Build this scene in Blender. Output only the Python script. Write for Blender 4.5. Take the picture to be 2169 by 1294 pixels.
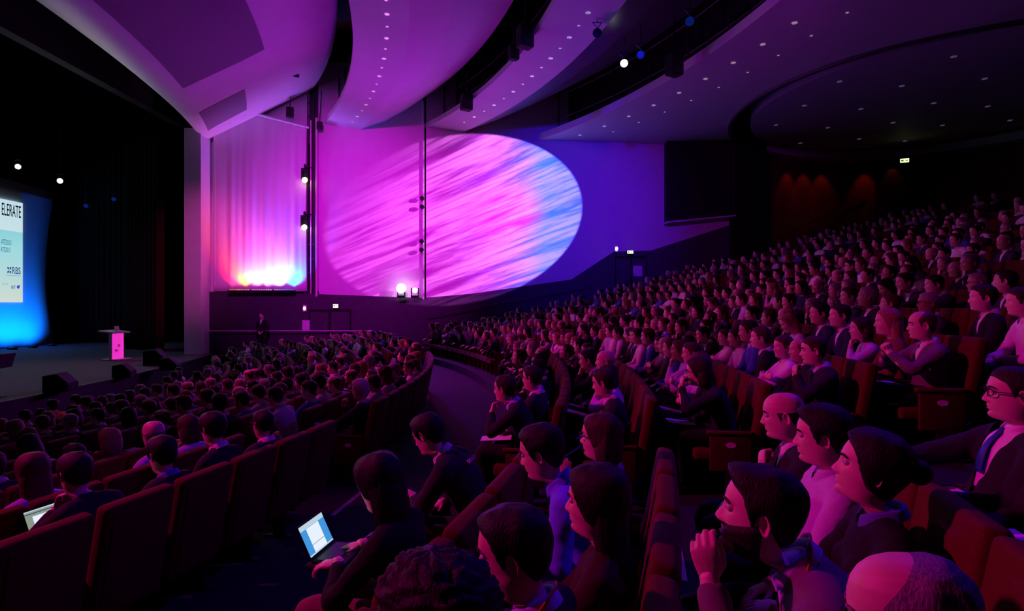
import bpy, bmesh, math, random
import numpy as np
from mathutils import Vector, Matrix, noise as mnoise

# ------------------------------------------------------------------ clear
for o in list(bpy.data.objects):
    bpy.data.objects.remove(o, do_unlink=True)
scene = bpy.context.scene
COL = scene.collection
random.seed(7)
rng = np.random.default_rng(7)

# ------------------------------------------------------------------ camera, world, exposure
FPX, CU, CV = 1250.0, 1084.5, 647.0            # focal length and centre of the 2169 x 1294 frame
cam_d = bpy.data.cameras.new('camera')
cam_d.sensor_width = 36.0
cam_d.lens = 36.0 * FPX / 2169.0
cam_d.clip_start = 0.05
cam_d.clip_end = 200
cam = bpy.data.objects.new('camera', cam_d)
cam.location = (0, 0, 0)
cam.rotation_euler = (math.pi / 2, 0, 0)
COL.objects.link(cam)
scene.camera = cam
world = bpy.data.worlds.new('world')
scene.world = world
world.use_nodes = True
world.node_tree.nodes['Background'].inputs[0].default_value = (0, 0, 0, 1)
world.node_tree.nodes['Background'].inputs[1].default_value = 0.0
scene.view_settings.view_transform = 'Standard'
scene.view_settings.look = 'None'
scene.view_settings.gamma = 1.0
scene.view_settings.use_curve_mapping = False
scene.view_settings.exposure = 0.0

def at(u, v, Y):
    """point at distance Y seen at pixel (u, v)"""
    return Vector(((u - CU) / FPX * Y, Y, (CV - v) / FPX * Y))

# ------------------------------------------------------------------ lights of the hall
def spot(name, loc, target, color, energy, angle, blend=0.5, radius=0.15):
    d = bpy.data.lights.new(name, 'SPOT')
    d.color = color
    d.energy = energy
    d.spot_size = math.radians(angle)
    d.spot_blend = blend
    d.shadow_soft_size = radius
    o = bpy.data.objects.new(name, d)
    o.location = loc
    o.rotation_euler = (Vector(target) - Vector(loc)).to_track_quat('-Z', 'Y').to_euler()
    COL.objects.link(o)
    return o

MAG = (1.0, 0.0, 0.85)
PINK = (1.0, 0.003, 0.42)
VIO = (0.42, 0.02, 1.0)
BLUE = (0.03, 0.05, 1.0)
# front-of-house lamps over the stage edge, outside the picture
AUD_E = 2900
for p_, t_, a_, k_ in (((-11.2, 4.0, 6.3), (1.2, 3.4, -1.6), 44, 1.75), ((-11.0, 12.0, 6.3), (0.5, 13.5, -1.9), 68, 1.15)):
    spot('audience_wash_offscreen', p_, t_, PINK, AUD_E * k_, a_, 1.0, 0.25)
# blue lamp on the part of the rear lighting bridge outside the picture
spot('blue_wash_offscreen', (6.4, 6.6, 7.0), (0.6, 3.2, -1.2), (0.10, 0.0, 1.0), 1500, 64, 1.0, 0.2)

# gobo projector on the lighting bridge opposite, throwing streaks of cloud on the far wall
def gobo():
    d = bpy.data.lights.new('cloud_projector_offscreen', 'SPOT')
    d.energy = GOBO_E
    d.spot_size = math.radians(GOBO_A)
    d.spot_blend = 0.06
    d.shadow_soft_size = 0.02
    o = bpy.data.objects.new('cloud_projector_offscreen', d)
    o.location = GOBO_P
    o.rotation_euler = (Vector(GOBO_T) - Vector(GOBO_P)).to_track_quat('-Z', 'Y').to_euler()
    COL.objects.link(o)
    d.use_nodes = True
    nt = d.node_tree
    N, L = nt.nodes, nt.links
    em = N['Emission']
    tc = N.new('ShaderNodeTexCoord')
    sep = N.new('ShaderNodeSeparateXYZ')
    L.new(tc.outputs['Normal'], sep.inputs[0])
    def math_(op, a, b=None, c=None):
        n = N.new('ShaderNodeMath'); n.operation = op
        for i, x in enumerate((a, b, c)):
            if x is None: continue
            if isinstance(x, (int, float)): n.inputs[i].default_value = x
            else: L.new(x, n.inputs[i])
        return n.outputs[0]
    k = 1.0 / math.tan(math.radians(GOBO_A / 2))
    az = math_('ABSOLUTE', sep.outputs[2])
    gx = math_('MULTIPLY', math_('DIVIDE', sep.outputs[0], az), k)     # -1..1 across the beam
    gy = math_('MULTIPLY', math_('DIVIDE', sep.outputs[1], az), k)
    # streak direction: rotate, then stretch noise
    a = math.radians(GOBO_STREAK)
    s = math_('ADD', math_('MULTIPLY', gx, math.cos(a)), math_('MULTIPLY', gy, math.sin(a)))
    t = math_('ADD', math_('MULTIPLY', gx, -math.sin(a)), math_('MULTIPLY', gy, math.cos(a)))
    # fan: the streaks spread with s
    t2 = math_('DIVIDE', t, math_('ADD', 1.75, math_('MULTIPLY', s, 0.55)))
    def streaks(fs, ft, seed, lo, hi):
        comb = N.new('ShaderNodeCombineXYZ')
        L.new(math_('MULTIPLY', s, fs), comb.inputs[0]); L.new(math_('MULTIPLY', t2, ft), comb.inputs[1]); comb.inputs[2].default_value = seed
        nz = N.new('ShaderNodeTexNoise'); nz.inputs['Scale'].default_value = 1.0
        nz.inputs['Detail'].default_value = 5.0; nz.inputs['Roughness'].default_value = 0.62
        nz.inputs['Distortion'].default_value = 0.35
        L.new(comb.outputs[0], nz.inputs['Vector'])
        mr = N.new('ShaderNodeMapRange'); mr.interpolation_type = 'SMOOTHSTEP'
        mr.inputs[1].default_value = lo; mr.inputs[2].default_value = hi
        L.new(nz.outputs[0], mr.inputs[0])
        return mr.outputs[0]
    streak_v = math_('MULTIPLY', streaks(0.9, 12.0, 3.0, 0.36, 0.56), streaks(1.3, 40.0, 8.0, 0.30, 0.58))
    # colour filter: magenta on one side, blue on the other, magenta core
    ramp = N.new('ShaderNodeValToRGB')
    L.new(math_('MULTIPLY_ADD', gx, 0.5, 0.5), ramp.inputs[0])
    cr = ramp.color_ramp
    cr.elements[0].position = 0.0; cr.elements[0].color = (0.10, 0.0, 0.10, 1)
    cr.elements[1].position = 1.0; cr.elements[1].color = (0.0, 0.06, 0.80, 1)
    for p, c in ((0.36, (0.22, 0.0, 0.22, 1)), (0.52, (0.42, 0.02, 0.62, 1)), (0.64, (0.12, 0.06, 0.85, 1)), (0.78, (0.01, 0.14, 0.95, 1))):
        e = cr.elements.new(p); e.color = c
    ramp2 = N.new('ShaderNodeValToRGB')
    L.new(math_('MULTIPLY_ADD', gx, 0.5, 0.5), ramp2.inputs[0])
    cr = ramp2.color_ramp
    cr.elements[0].position = 0.0; cr.elements[0].color = (0.85, 0.10, 0.9, 1)
    cr.elements[1].position = 1.0; cr.elements[1].color = (0.20, 0.20, 1.2, 1)
    for p, c in ((0.40, (1.2, 0.20, 1.3, 1)), (0.60, (1.1, 0.24, 1.4, 1)), (0.78, (0.34, 0.26, 1.3, 1))):
        e = cr.elements.new(p); e.color = c
    core = N.new('ShaderNodeMapRange'); core.interpolation_type = 'SMOOTHSTEP'
    dx = math_('SUBTRACT', gx, 0.22); dy = math_('SUBTRACT', gy, 0.0)
    dist = math_('SQRT', math_('ADD', math_('MULTIPLY', dx, dx), math_('MULTIPLY', dy, dy)))
    core.inputs[1].default_value = 0.45; core.inputs[2].default_value = 0.08
    L.new(dist, core.inputs[0])
    mixc = N.new('ShaderNodeMixRGB'); mixc.inputs[2].default_value = (0.95, 0.0, 0.60, 1)
    L.new(math_('MULTIPLY', core.outputs[0], 0.9), mixc.inputs[0]); L.new(ramp.outputs[0], mixc.inputs[1])
    white = N.new('ShaderNodeMixRGB'); L.new(ramp2.outputs[0], white.inputs[2])
    L.new(streak_v, white.inputs[0]); L.new(mixc.outputs[0], white.inputs[1])
    # the glass fades out towards its upper left
    fade = N.new('ShaderNodeMapRange'); fade.interpolation_type = 'SMOOTHSTEP'
    fade.inputs[1].default_value = -1.35; fade.inputs[2].default_value = -0.55
    L.new(math_('SUBTRACT', gx, math_('MULTIPLY', gy, 0.75)), fade.inputs[0])
    fm = N.new('ShaderNodeMixRGB'); fm.blend_type = 'MULTIPLY'; fm.inputs[0].default_value = 1.0
    L.new(white.outputs[0], fm.inputs[1]); L.new(fade.outputs[0], fm.inputs[2])
    L.new(fm.outputs[0], em.inputs['Color'])
    return o
GOBO_P = (12.6, 13.4, 6.7)
GOBO_T = (-1.3, 26.0, 4.0)
GOBO_A = 22.0
GOBO_E = 33000
GOBO_STREAK = 24.0
gobo()
# soft washes on the far wall from the bridges
WASH = (((-4.6, 9.0, 7.3), (-7.0, 26, 3.2), (1.0, 0.0, 1.05), 7800, 44), ((1.2, 8.0, 7.2), (2.6, 26, 4.0), (0.05, 0.0, 1.0), 6500, 36), ((6.1, 9.0, 6.95), (8.0, 26, 4.5), (0.50, 0.0, 0.75), 900, 45))
for p_, t_, c_, e_, a_ in WASH:
    spot('wall_wash_offscreen', p_, t_, c_, e_, a_, 1.0, 0.2)
spot('added_column_fill_offscreen', (-4.4, 11.5, 7.3), (-13.4, 25.6, 2.2), (1.0, 0.07, 0.62), 3600, 22, 1.0, 0.1)  # added fill that brightens the column, no such lamp is seen
# LED battens on the ledge below the draped panel, washing up the cloth
for x_, c_, e_ in ((-12.2, (1.0, 0.01, 0.04), 190), (-11.75, (1.0, 0.16, 0.01), 330), (-11.2, (1.0, 0.08, 0.45), 520), (-10.7, (0.62, 0.09, 1.0), 520), (-10.25, (0.12, 0.13, 1.0), 720), (-9.6, (0.0, 0.08, 1.0), 1300)):
    spot('batten_light', (x_, 25.62, 0.72), (x_, 26.0, 1.75), c_, e_, 100, 1.0, 0.06)
# the two lit moving heads on the ledge
spot('moving_head_light', (-4.79, 25.30, 0.74), (-4.0, 15.0, 4.0), (0.22, 0.0, 1.0), 1500, 140, 1.0, 0.10)
spot('moving_head_light', (-4.20, 25.30, 0.65), (-4.6, 15.0, 4.0), (1.0, 0.0, 0.60), 700, 140, 1.0, 0.08)
# blue uplights at the foot of the screen
for y_, e_ in ((30.4, 550), (29.2, 550), (28.0, 550)):
    spot('screen_uplight', (-23.7, y_, -1.95), (-25.0, y_ - 0.2, -0.4), (0.0, 0.15, 1.0), e_, 125, 1.0, 0.1)
for y_ in (25.5, 22.0):
    spot('screen_uplight_offscreen', (-23.7, y_, -1.95), (-25.0, y_ - 0.2, -0.4), (0.0, 0.15, 1.0), 550, 125, 1.0, 0.1)
# the two lit white lamps above the stage
for u_, v_ in ((38, 353), (127, 383)):
    q_ = at(u_, v_, 26.5); d_ = Vector((11, -16, -5)).normalized()
    spot('stage_lamp_light', q_ + d_ * 0.06, q_ + d_ * 10, (1.0, 0.90, 0.84), 380, 100, 1.0, 0.08)

# ------------------------------------------------------------------ materials
def mat(name, color, rough=0.7, metal=0.0, noise=None, bump=None, emit=None, spec=0.3, objcol=False):
    m = bpy.data.materials.new(name)
    m.use_nodes = True
    nt = m.node_tree
    b = nt.nodes['Principled BSDF']
    b.inputs['Base Color'].default_value = (*color, 1)
    b.inputs['Roughness'].default_value = rough
    b.inputs['Metallic'].default_value = metal
    b.inputs['Specular IOR Level'].default_value = spec
    src = None
    if objcol:
        oi = nt.nodes.new('ShaderNodeObjectInfo')
        src = oi.outputs['Color']
        nt.links.new(src, b.inputs['Base Color'])
    if noise:
        scale, amt = noise[0], noise[1]
        stretch = noise[2] if len(noise) > 2 else (1, 1, 1)
        tc = nt.nodes.new('ShaderNodeTexCoord')
        mp = nt.nodes.new('ShaderNodeMapping')
        mp.inputs['Scale'].default_value = stretch
        nz = nt.nodes.new('ShaderNodeTexNoise')
        nz.inputs['Scale'].default_value = scale
        nz.inputs['Detail'].default_value = 4
        nt.links.new(tc.outputs['Object'], mp.inputs[0])
        nt.links.new(mp.outputs[0], nz.inputs['Vector'])
        mr = nt.nodes.new('ShaderNodeMapRange')
        mr.inputs[1].default_value = 0.25; mr.inputs[2].default_value = 0.75
        mr.inputs[3].default_value = 1 - amt; mr.inputs[4].default_value = 1 + amt * 0.5
        nt.links.new(nz.outputs[0], mr.inputs[0])
        mx = nt.nodes.new('ShaderNodeMixRGB'); mx.blend_type = 'MULTIPLY'; mx.inputs[0].default_value = 1
        if src is not None: nt.links.new(src, mx.inputs[1])
        else: mx.inputs[1].default_value = (*color, 1)
        nt.links.new(mr.outputs[0], mx.inputs[2])
        nt.links.new(mx.outputs[0], b.inputs['Base Color'])
        if bump:
            bp = nt.nodes.new('ShaderNodeBump')
            bp.inputs['Strength'].default_value = bump
            bp.inputs['Distance'].default_value = 0.01
            nt.links.new(nz.outputs[0], bp.inputs['Height'])
            nt.links.new(bp.outputs[0], b.inputs['Normal'])
    if emit:
        b.inputs['Emission Color'].default_value = (*emit[0], 1)
        b.inputs['Emission Strength'].default_value = emit[1]
    return m

M = {}
M['plaster'] = mat('white_plaster', (0.78, 0.76, 0.78), 0.75, noise=(3, 0.05))
M['soffit'] = mat('painted_ceiling', (0.62, 0.61, 0.63), 0.6, noise=(1.5, 0.06))
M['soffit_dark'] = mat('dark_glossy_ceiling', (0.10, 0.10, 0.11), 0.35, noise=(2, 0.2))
M['grille'] = mat('grey_acoustic_fabric', (0.22, 0.21, 0.24), 0.9, noise=(60, 0.2))
M['fabric'] = mat('white_stretch_fabric', (0.80, 0.78, 0.80), 0.85, noise=(0.8, 0.07, (6, 6, 0.4)), bump=0.15)
M['dado'] = mat('dark_wall_panel', (0.060, 0.052, 0.075), 0.6, noise=(4, 0.2))
M['black'] = mat('black_paint', (0.010, 0.010, 0.011), 0.75)
M['void'] = mat('black_drape', (0.004, 0.004, 0.0045), 0.95, noise=(8, 0.3))
M['curtain'] = mat('red_black_curtain', (0.05, 0.008, 0.006), 0.9, noise=(8, 0.3))
M['metal'] = mat('dark_steel', (0.05, 0.05, 0.055), 0.45, 0.7)
M['chrome'] = mat('bright_metal', (0.7, 0.7, 0.72), 0.25, 1.0)
M['white_metal'] = mat('white_painted_metal', (0.75, 0.74, 0.76), 0.4)
M['carpet'] = mat('navy_carpet', (0.012, 0.012, 0.020), 0.95, noise=(90, 0.4), bump=0.2)
M['stage'] = mat('grey_stage_carpet', (0.075, 0.068, 0.070), 0.9, noise=(55, 0.35), bump=0.2)
M['nosing'] = mat('aluminium_nosing', (0.45, 0.44, 0.48), 0.4, 0.6)
M['wood'] = mat('red_wood_veneer', (0.16, 0.05, 0.03), 0.55, noise=(2, 0.35, (8, 8, 0.5)))
M['seat'] = mat('red_seat_fabric', (0.095, 0.006, 0.004), 0.92, noise=(130, 0.3), bump=0.15)
M['seat_wood'] = mat('seat_side_panel', (0.07, 0.008, 0.004), 0.7, noise=(20, 0.25))
M['plate'] = mat('number_plate', (0.80, 0.76, 0.80), 0.4)
M['ink'] = mat('dark_ink', (0.02, 0.02, 0.03), 0.6)
M['lamp_white'] = mat('lamp_white', (1, 1, 1), 0.5, emit=((1.0, 0.96, 0.92), 8))
M['lamp_warm'] = mat('lamp_warm', (1, 1, 1), 0.5, emit=((1.0, 0.62, 0.32), 7))
M['lamp_blue'] = mat('lamp_blue', (0.1, 0.2, 1), 0.4, emit=((0.02, 0.08, 1.0), 0.10))
M['lamp_beam'] = mat('lamp_beam', (1, 1, 1), 0.5, emit=((0.85, 0.75, 1.0), 22))
M['lamp_pink'] = mat('lamp_pink', (1, 1, 1), 0.5, emit=((1.0, 0.40, 0.70), 14))
M['downlight'] = mat('downlight_painted_glint', (0.9, 0.88, 0.92), 0.25, 0.9, emit=((1.0, 0.75, 0.95), 0.22))  # faint emission paints the glints on the unlit downlights
M['downlight_dim'] = mat('downlight_painted_glint_rear', (0.9, 0.88, 0.92), 0.25, 0.9, emit=((0.55, 0.3, 0.9), 0.10))  # dimmer purple emission paints the weaker glints of the rear downlights
M['exit'] = mat('exit_sign_face', (0.9, 1, 0.8), 0.5, emit=((0.85, 1.0, 0.45), 1.5))
M['exit_warm'] = mat('exit_sign_face_warm', (1, 0.95, 0.8), 0.5, emit=((1.0, 0.86, 0.62), 1.6))
M['green'] = mat('exit_green', (0.02, 0.35, 0.10), 0.5, emit=((0.05, 0.5, 0.12), 0.4))
M['paper'] = mat('white_paper', (0.82, 0.80, 0.82), 0.7, noise=(30, 0.04))

# ------------------------------------------------------------------ mesh helpers
def new_mesh(name, verts, faces, mats=(), smooth=False, fmat=None):
    me = bpy.data.meshes.new(name)
    me.from_pydata([tuple(map(float, v)) for v in verts], [], [tuple(int(i) for i in f) for f in faces])
    for m in mats:
        me.materials.append(M[m] if isinstance(m, str) else m)
    if fmat is not None:
        me.polygons.foreach_set('material_index', np.asarray(fmat, dtype=np.int32))
    if smooth:
        me.polygons.foreach_set('use_smooth', np.ones(len(me.polygons), dtype=bool))
    me.update()
    return me

def link(name, data, parent=None, loc=None, rot=None):
    o = bpy.data.objects.new(name, data)
    COL.objects.link(o)
    if parent is not None: o.parent = parent
    if loc is not None: o.location = loc
    if rot is not None: o.rotation_euler = rot
    return o

def tag(o, label=None, cat=None, group=None, kind=None):
    if label: o['label'] = label
    if cat: o['category'] = cat
    if group: o['group'] = group
    if kind: o['kind'] = kind
    return o

def struct(name, me, parent=None):
    o = link(name, me, parent)
    if parent is None: o['kind'] = 'structure'
    return o

class MB:
    """collects simple shapes into one mesh"""
    def __init__(s): s.v, s.f, s.m = [], [], []
    def add(s, verts, faces, mi=0):
        b = len(s.v)
        s.v += [tuple(x) for x in verts]
        s.f += [tuple(i + b for i in f) for f in faces]
        s.m += [mi] * len(faces)
    def box(s, lo, hi, mi=0, mtx=None):
        x0, y0, z0 = lo; x1, y1, z1 = hi
        v = [Vector(p) for p in ((x0,y0,z0),(x1,y0,z0),(x1,y1,z0),(x0,y1,z0),(x0,y0,z1),(x1,y0,z1),(x1,y1,z1),(x0,y1,z1))]
        if mtx is not None: v = [mtx @ p for p in v]
        s.add(v, [(0,3,2,1),(4,5,6,7),(0,1,5,4),(1,2,6,5),(2,3,7,6),(3,0,4,7)], mi)
    def rod(s, a, b, r, n=8, mi=0, r2=None):
        a, b = Vector(a), Vector(b)
        r2 = r if r2 is None else r2
        d = (b - a).normalized()
        q = d.to_track_quat('Z', 'Y')
        v, f = [], []
        for p, rr in ((a, r), (b, r2)):
            for i in range(n):
                t = 2 * math.pi * i / n
                v.append(p + q @ Vector((rr * math.cos(t), rr * math.sin(t), 0)))
        for i in range(n):
            j = (i + 1) % n
            f.append((i, j, n + j, n + i))
        f.append(tuple(range(n - 1, -1, -1))); f.append(tuple(range(n, 2 * n)))
        s.add(v, f, mi)
    def prism(s, poly, axis_vec, mi=0):
        """closed polygon (list of points) extruded by a vector"""
        n = len(poly)
        a = [Vector(p) for p in poly]; b = [p + Vector(axis_vec) for p in a]
        f = [tuple(range(n - 1, -1, -1)), tuple(range(n, 2 * n))]
        f += [(i, (i + 1) % n, n + (i + 1) % n, n + i) for i in range(n)]
        s.add(a + b, f, mi)
    def lathe(s, prof, n=16, mi=0, mtx=None):
        """profile of (r, z) turned about z"""
        v, f = [], []
        for r, z in prof:
            for i in range(n):
                t = 2 * math.pi * i / n
                p = Vector((r * math.cos(t), r * math.sin(t), z))
                v.append(mtx @ p if mtx is not None else p)
        for k in range(len(prof) - 1):
            for i in range(n):
                j = (i + 1) % n
                f.append((k*n+i, k*n+j, (k+1)*n+j, (k+1)*n+i))
        f.append(tuple(range(n - 1, -1, -1))); f.append(tuple(range((len(prof)-1)*n, len(prof)*n)))
        s.add(v, f, mi)
    def mesh(s, name, mats, smooth=False, bevel=0.0, seg=2):
        me = new_mesh(name, s.v, s.f, mats, smooth, s.m)
        if bevel > 0:
            bm = bmesh.new(); bm.from_mesh(me)
            bmesh.ops.remove_doubles(bm, verts=bm.verts, dist=1e-6)
            bmesh.ops.bevel(bm, geom=list(bm.edges), offset=bevel, segments=seg, affect='EDGES', profile=0.6, clamp_overlap=True)
            bm.to_mesh(me); bm.free()
            if smooth: me.polygons.foreach_set('use_smooth', np.ones(len(me.polygons), dtype=bool))
        return me
    def obj(s, name, mats, parent=None, smooth=False, bevel=0.0, loc=None, rot=None, seg=2):
        if isinstance(mats, str): mats = (mats,)
        return link(name, s.mesh(name, mats, smooth, bevel, seg), parent, loc, rot)

def empty(name, loc=(0, 0, 0), rotz=0.0):
    o = bpy.data.objects.new(name, None)
    o.empty_display_size = 0.2
    COL.objects.link(o)
    o.location = loc
    o.rotation_euler = (0, 0, rotz)
    return o

# ------------------------------------------------------------------ plan of the hall
XC, Y0 = -27.0, 10.0                 # centre of the seating arcs
WALL = 26.0                          # far side wall
NEAR = -7.0                          # near side wall
STAGE_Z = -2.09
def arc_x(r, Y): return XC + math.sqrt(max(r * r - (Y - Y0) ** 2, 0.0))
def stage_x(Y): return -11.0 - (Y - Y0) ** 2 / 124.0
LROWS = [(17.8 + 0.9 * i, -3.25 + 0.125 * i) for i in range(9)]
UROWS = []
zz = [-1.97, -1.90, -1.74, -1.55, -1.32]
rr_ = [27.4, 28.25, 29.25, 30.1, 30.95]
for k in range(25):
    UROWS.append((rr_[k] if k < 5 else rr_[4] + 0.85 * (k - 4), zz[k] if k < 5 else zz[4] + 0.24 * (k - 4)))
# ================================================================== STRUCTURE
# ---- stepped floor
def build_floor():
    edges = []                                    # (r_inner, r_outer, z)
    edges.append((15.0, LROWS[0][0] - 0.5, LROWS[0][1]))
    for r, z in LROWS: edges.append((r - 0.5, r + 0.4, z))
    edges.append((LROWS[-1][0] + 0.4, UROWS[0][0] - 0.5, LROWS[-1][1] + 0.06))
    for k, (r, z) in enumerate(UROWS): edges.append((r - 0.5, UROWS[k + 1][0] - 0.5 if k + 1 < len(UROWS) else r + 0.6, z))
    mb = MB()
    ys = [NEAR + (WALL + 3.5 - NEAR) * i / 44 for i in range(45)]
    prevz = -3.6
    for r0, r1, z in edges:
        for a, b in zip(ys[:-1], ys[1:]):
            if r0 <= abs(b - Y0) + 0.5 or r0 <= abs(a - Y0) + 0.5:
                pa, pb = arc_x(max(r0, abs(a - Y0) + .01), a), arc_x(max(r0, abs(b - Y0) + .01), b)
            else:
                pa, pb = arc_x(r0, a), arc_x(r0, b)
            qa, qb = arc_x(max(r1, abs(a - Y0) + .01), a), arc_x(max(r1, abs(b - Y0) + .01), b)
            mb.add([(pa, a, z), (qa, a, z), (qb, b, z), (pb, b, z)], [(0, 1, 2, 3)])
            mb.add([(pa, a, prevz), (pa, a, z), (pb, b, z), (pb, b, prevz)], [(0, 1, 2, 3)])
        prevz = z
    mb.add([(-34, NEAR, -3.62), (30, NEAR, -3.62), (30, WALL + 12, -3.62), (-34, WALL + 12, -3.62)], [(0, 1, 2, 3)])
    fl = struct('floor', mb.mesh('floor', ('carpet',)))
    return fl
floor = build_floor()

# ---- nosing strips on the steps of the radial aisles
def nosing(r, z, phi0, phi1, parent):
    mb = MB()
    n = 5
    for i in range(n):
        a, b = phi0 + (phi1 - phi0) * i / n, phi0 + (phi1 - phi0) * (i + 1) / n
        pts = []
        for rr, zz_ in ((r - 0.006, z - 0.03), (r + 0.05, z - 0.03), (r + 0.05, z + 0.006), (r - 0.006, z + 0.006)):
            for ph in (a, b):
                pts.append((XC + rr * math.cos(ph), Y0 + rr * math.sin(ph), zz_))
        mb.add(pts, [(0, 1, 3, 2), (2, 3, 5, 4), (4, 5, 7, 6), (6, 7, 1, 0), (0, 2, 4, 6), (1, 7, 5, 3)])
    mb.obj('step_nosing', 'nosing', parent)
AISLE_L = (-0.158, -0.104)
AISLE_U = (-0.226, -0.163)
for r, z in LROWS[4:]: nosing(r - 0.5, z, AISLE_L[0] + .006, AISLE_L[1] - .006, floor)
nosing(LROWS[-1][0] + 0.4, LROWS[-1][1] + 0.06, AISLE_L[0] + .006, AISLE_L[1] - .006, floor)
for r, z in UROWS[:12]: nosing(r - 0.5, z, AISLE_U[0] + .006, AISLE_U[1] - .006, floor)

# ---- far side wall: dark backing, dark dado, pale panels
def X26(u): return (u - CU) / FPX * WALL
def Z26(v): return (CV - v) / FPX * WALL
def build_wall():
    mb = MB()
    mb.box((-14.0, WALL + 0.35, -3.6), (9.7, WALL + 0.7, 12.5))
    w = struct('wall_far', mb.mesh('wall_far', ('dado',)))
    # dado: top line follows the rake
    top = [(443, 618), (650, 622), (895, 631), (1000, 622), (1210, 592), (1300, 533), (1378, 531), (1545, 477)]
    pts = [(X26(u), Z26(v)) for u, v in top]
    poly = [(-13.3, WALL - 0.05, -3.6)] + [(x, WALL - 0.05, z) for x, z in pts] + [(pts[-1][0], WALL - 0.05, -3.6)]
    d = MB(); d.prism(poly, (0, 0.42, 0))
    struct('dado_panel', d.mesh('dado_panel', ('dado',)), w)
    # pale fabric panels
    def panel(pp, name='wall_panel', m='plaster', y=WALL + 0.08, th=0.2):
        b = MB(); b.prism([(X26(u), y, Z26(v)) for u, v in pp], (0, th, 0))
        return struct(name, b.mesh(name, (m,)), w)
    panel([(673, 635), (673, 130), (895, 130), (895, 640)])
    panel([(902, 640), (902, 130), (1425, 130), (1425, 560), (1330, 560), (1210, 612)])
    panel([(1425, 560), (1425, 465), (1552, 445), (1552, 500)])
    # recess above the draped panel
    panel([(530, 300), (530, 130), (650, 130), (650, 300)], 'recess_panel', 'plaster', WALL + 0.28, 0.08)
    panel([(445, 330), (445, 200), (530, 180), (530, 330)], 'recess_panel', 'plaster', WALL + 0.2, 0.1)
    panel([(441, 622), (441, 300), (456, 300), (456, 622)], 'recess_panel', 'plaster', WALL + 0.1, 0.1)
    b = MB()
    a0, a1 = Vector((X26(543), WALL - 0.12, Z26(243))), Vector((X26(657), WALL - 0.12, Z26(272)))
    b.rod(a0, a1, 0.05, 8); b.obj('top_rail', 'white_metal', w)
    # slender edge posts
    for u, v0, v1, rr in ((671, 628, 250, .055), (659, 624, 255, .03), (897, 634, 215, .045)):
        b = MB(); b.rod((X26(u), WALL - 0.02, Z26(v0)), (X26(u), WALL - 0.02, Z26(v1)), rr, 8)
        b.obj('edge_post', 'white_metal', w)
    # draped stretch fabric left of the tower
    nx, nz = 70, 26
    v, f = [], []
    x0, x1 = X26(452), X26(650)
    for j in range(nz + 1):
        for i in range(nx + 1):
            s = i / nx; t = j / nz
            x = x0 + (x1 - x0) * s
            ztop = Z26(238) + (Z26(271) - Z26(238)) * max(0, (s - 0.46) / 0.54)
            z = Z26(617) + (ztop - Z26(617)) * t
            fold = (math.sin(s * 46 + 2.1 * math.sin(s * 9)) * 0.5 + math.sin(s * 83 + 1.3) * 0.3) * (0.030 * (1 - t) ** 0.7 + 0.004)
            sag = 0.10 * math.sin(math.pi * t) * (0.5 - s) * 0.4
            v.append((x + sag, WALL - 0.02 + fold * 1.2, z))
    for j in range(nz):
        for i in range(nx):
            a = j * (nx + 1) + i
            f.append((a, a + 1, a + nx + 2, a + nx + 1))
    dr = link('draped_panel', new_mesh('draped_panel', v, f, ('fabric',), True), w)
    sm = dr.modifiers.new('thickness', 'SOLIDIFY'); sm.thickness = 0.02
    # doors below the far wall
    def door(name, u0, u1, v0, v1):
        b = MB(); b.box((X26(u0), WALL - 0.075, Z26(v1)), (X26(u1), WALL - 0.04, Z26(v0)))
        dd = struct(name, b.mesh(name, ('black',)))
        for k in (0, 1):
            c = MB(); xm = X26(u0) + (X26(u1) - X26(u0)) * (0.04 + 0.49 * k)
            c.box((xm, WALL - 0.10, Z26(v1)), (xm + (X26(u1) - X26(u0)) * 0.43, WALL - 0.07, Z26(v0) - 0.12))
            lf = c.obj('door_leaf', 'dado', dd)
            h = MB(); hx = xm + (X26(u1) - X26(u0)) * (0.36 if k == 0 else 0.07)
            h.rod((hx, WALL - 0.13, Z26(v1) + 0.85), (hx, WALL - 0.13, Z26(v1) + 1.25), 0.015)
            h.obj('handle', 'chrome', lf)
        return dd
    door('door_1', 655, 745, 655, 747)
    door('door_2', 1302, 1370, 542, 640)
    # handrail along the cross walkway
    b = MB(); b.rod((X26(446), WALL - 0.35, Z26(700)), (X26(782), WALL - 0.35, Z26(700)), 0.022)
    for u in (448, 530, 612, 694, 778):
        b.rod((X26(u), WALL - 0.35, Z26(700)), (X26(u), WALL - 0.02, Z26(703)), 0.014)
    b.obj('handrail', 'white_metal', w)
    b = MB(); b.rod((X26(905), WALL - 0.3, Z26(672)), (X26(1250), WALL - 0.3, Z26(606)), 0.02)
    for u in (910, 1020, 1130, 1245):
        vv = 672 - 66 * (u - 905) / 345
        b.rod((X26(u), WALL - 0.3, Z26(vv)), (X26(u), WALL - 0.02, Z26(vv + 3)), 0.012)
    b.obj('handrail', 'dado', w)
    return w
wall_far = build_wall()

# proscenium column
b = MB()
b.box((X26(405) + 0.1, WALL - 0.75, STAGE_Z - 0.02), (X26(447) - 0.05, WALL + 0.2, 7.6))
col = struct('trim_1', b.mesh('trim_1', ('plaster',), bevel=0.02))
b = MB(); b.box((X26(405) + 0.075, WALL - 0.6, STAGE_Z - 0.02), (X26(405) + 0.11, WALL + 0.1, 7.6)); b.obj('column_return', 'plaster', col)

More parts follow.
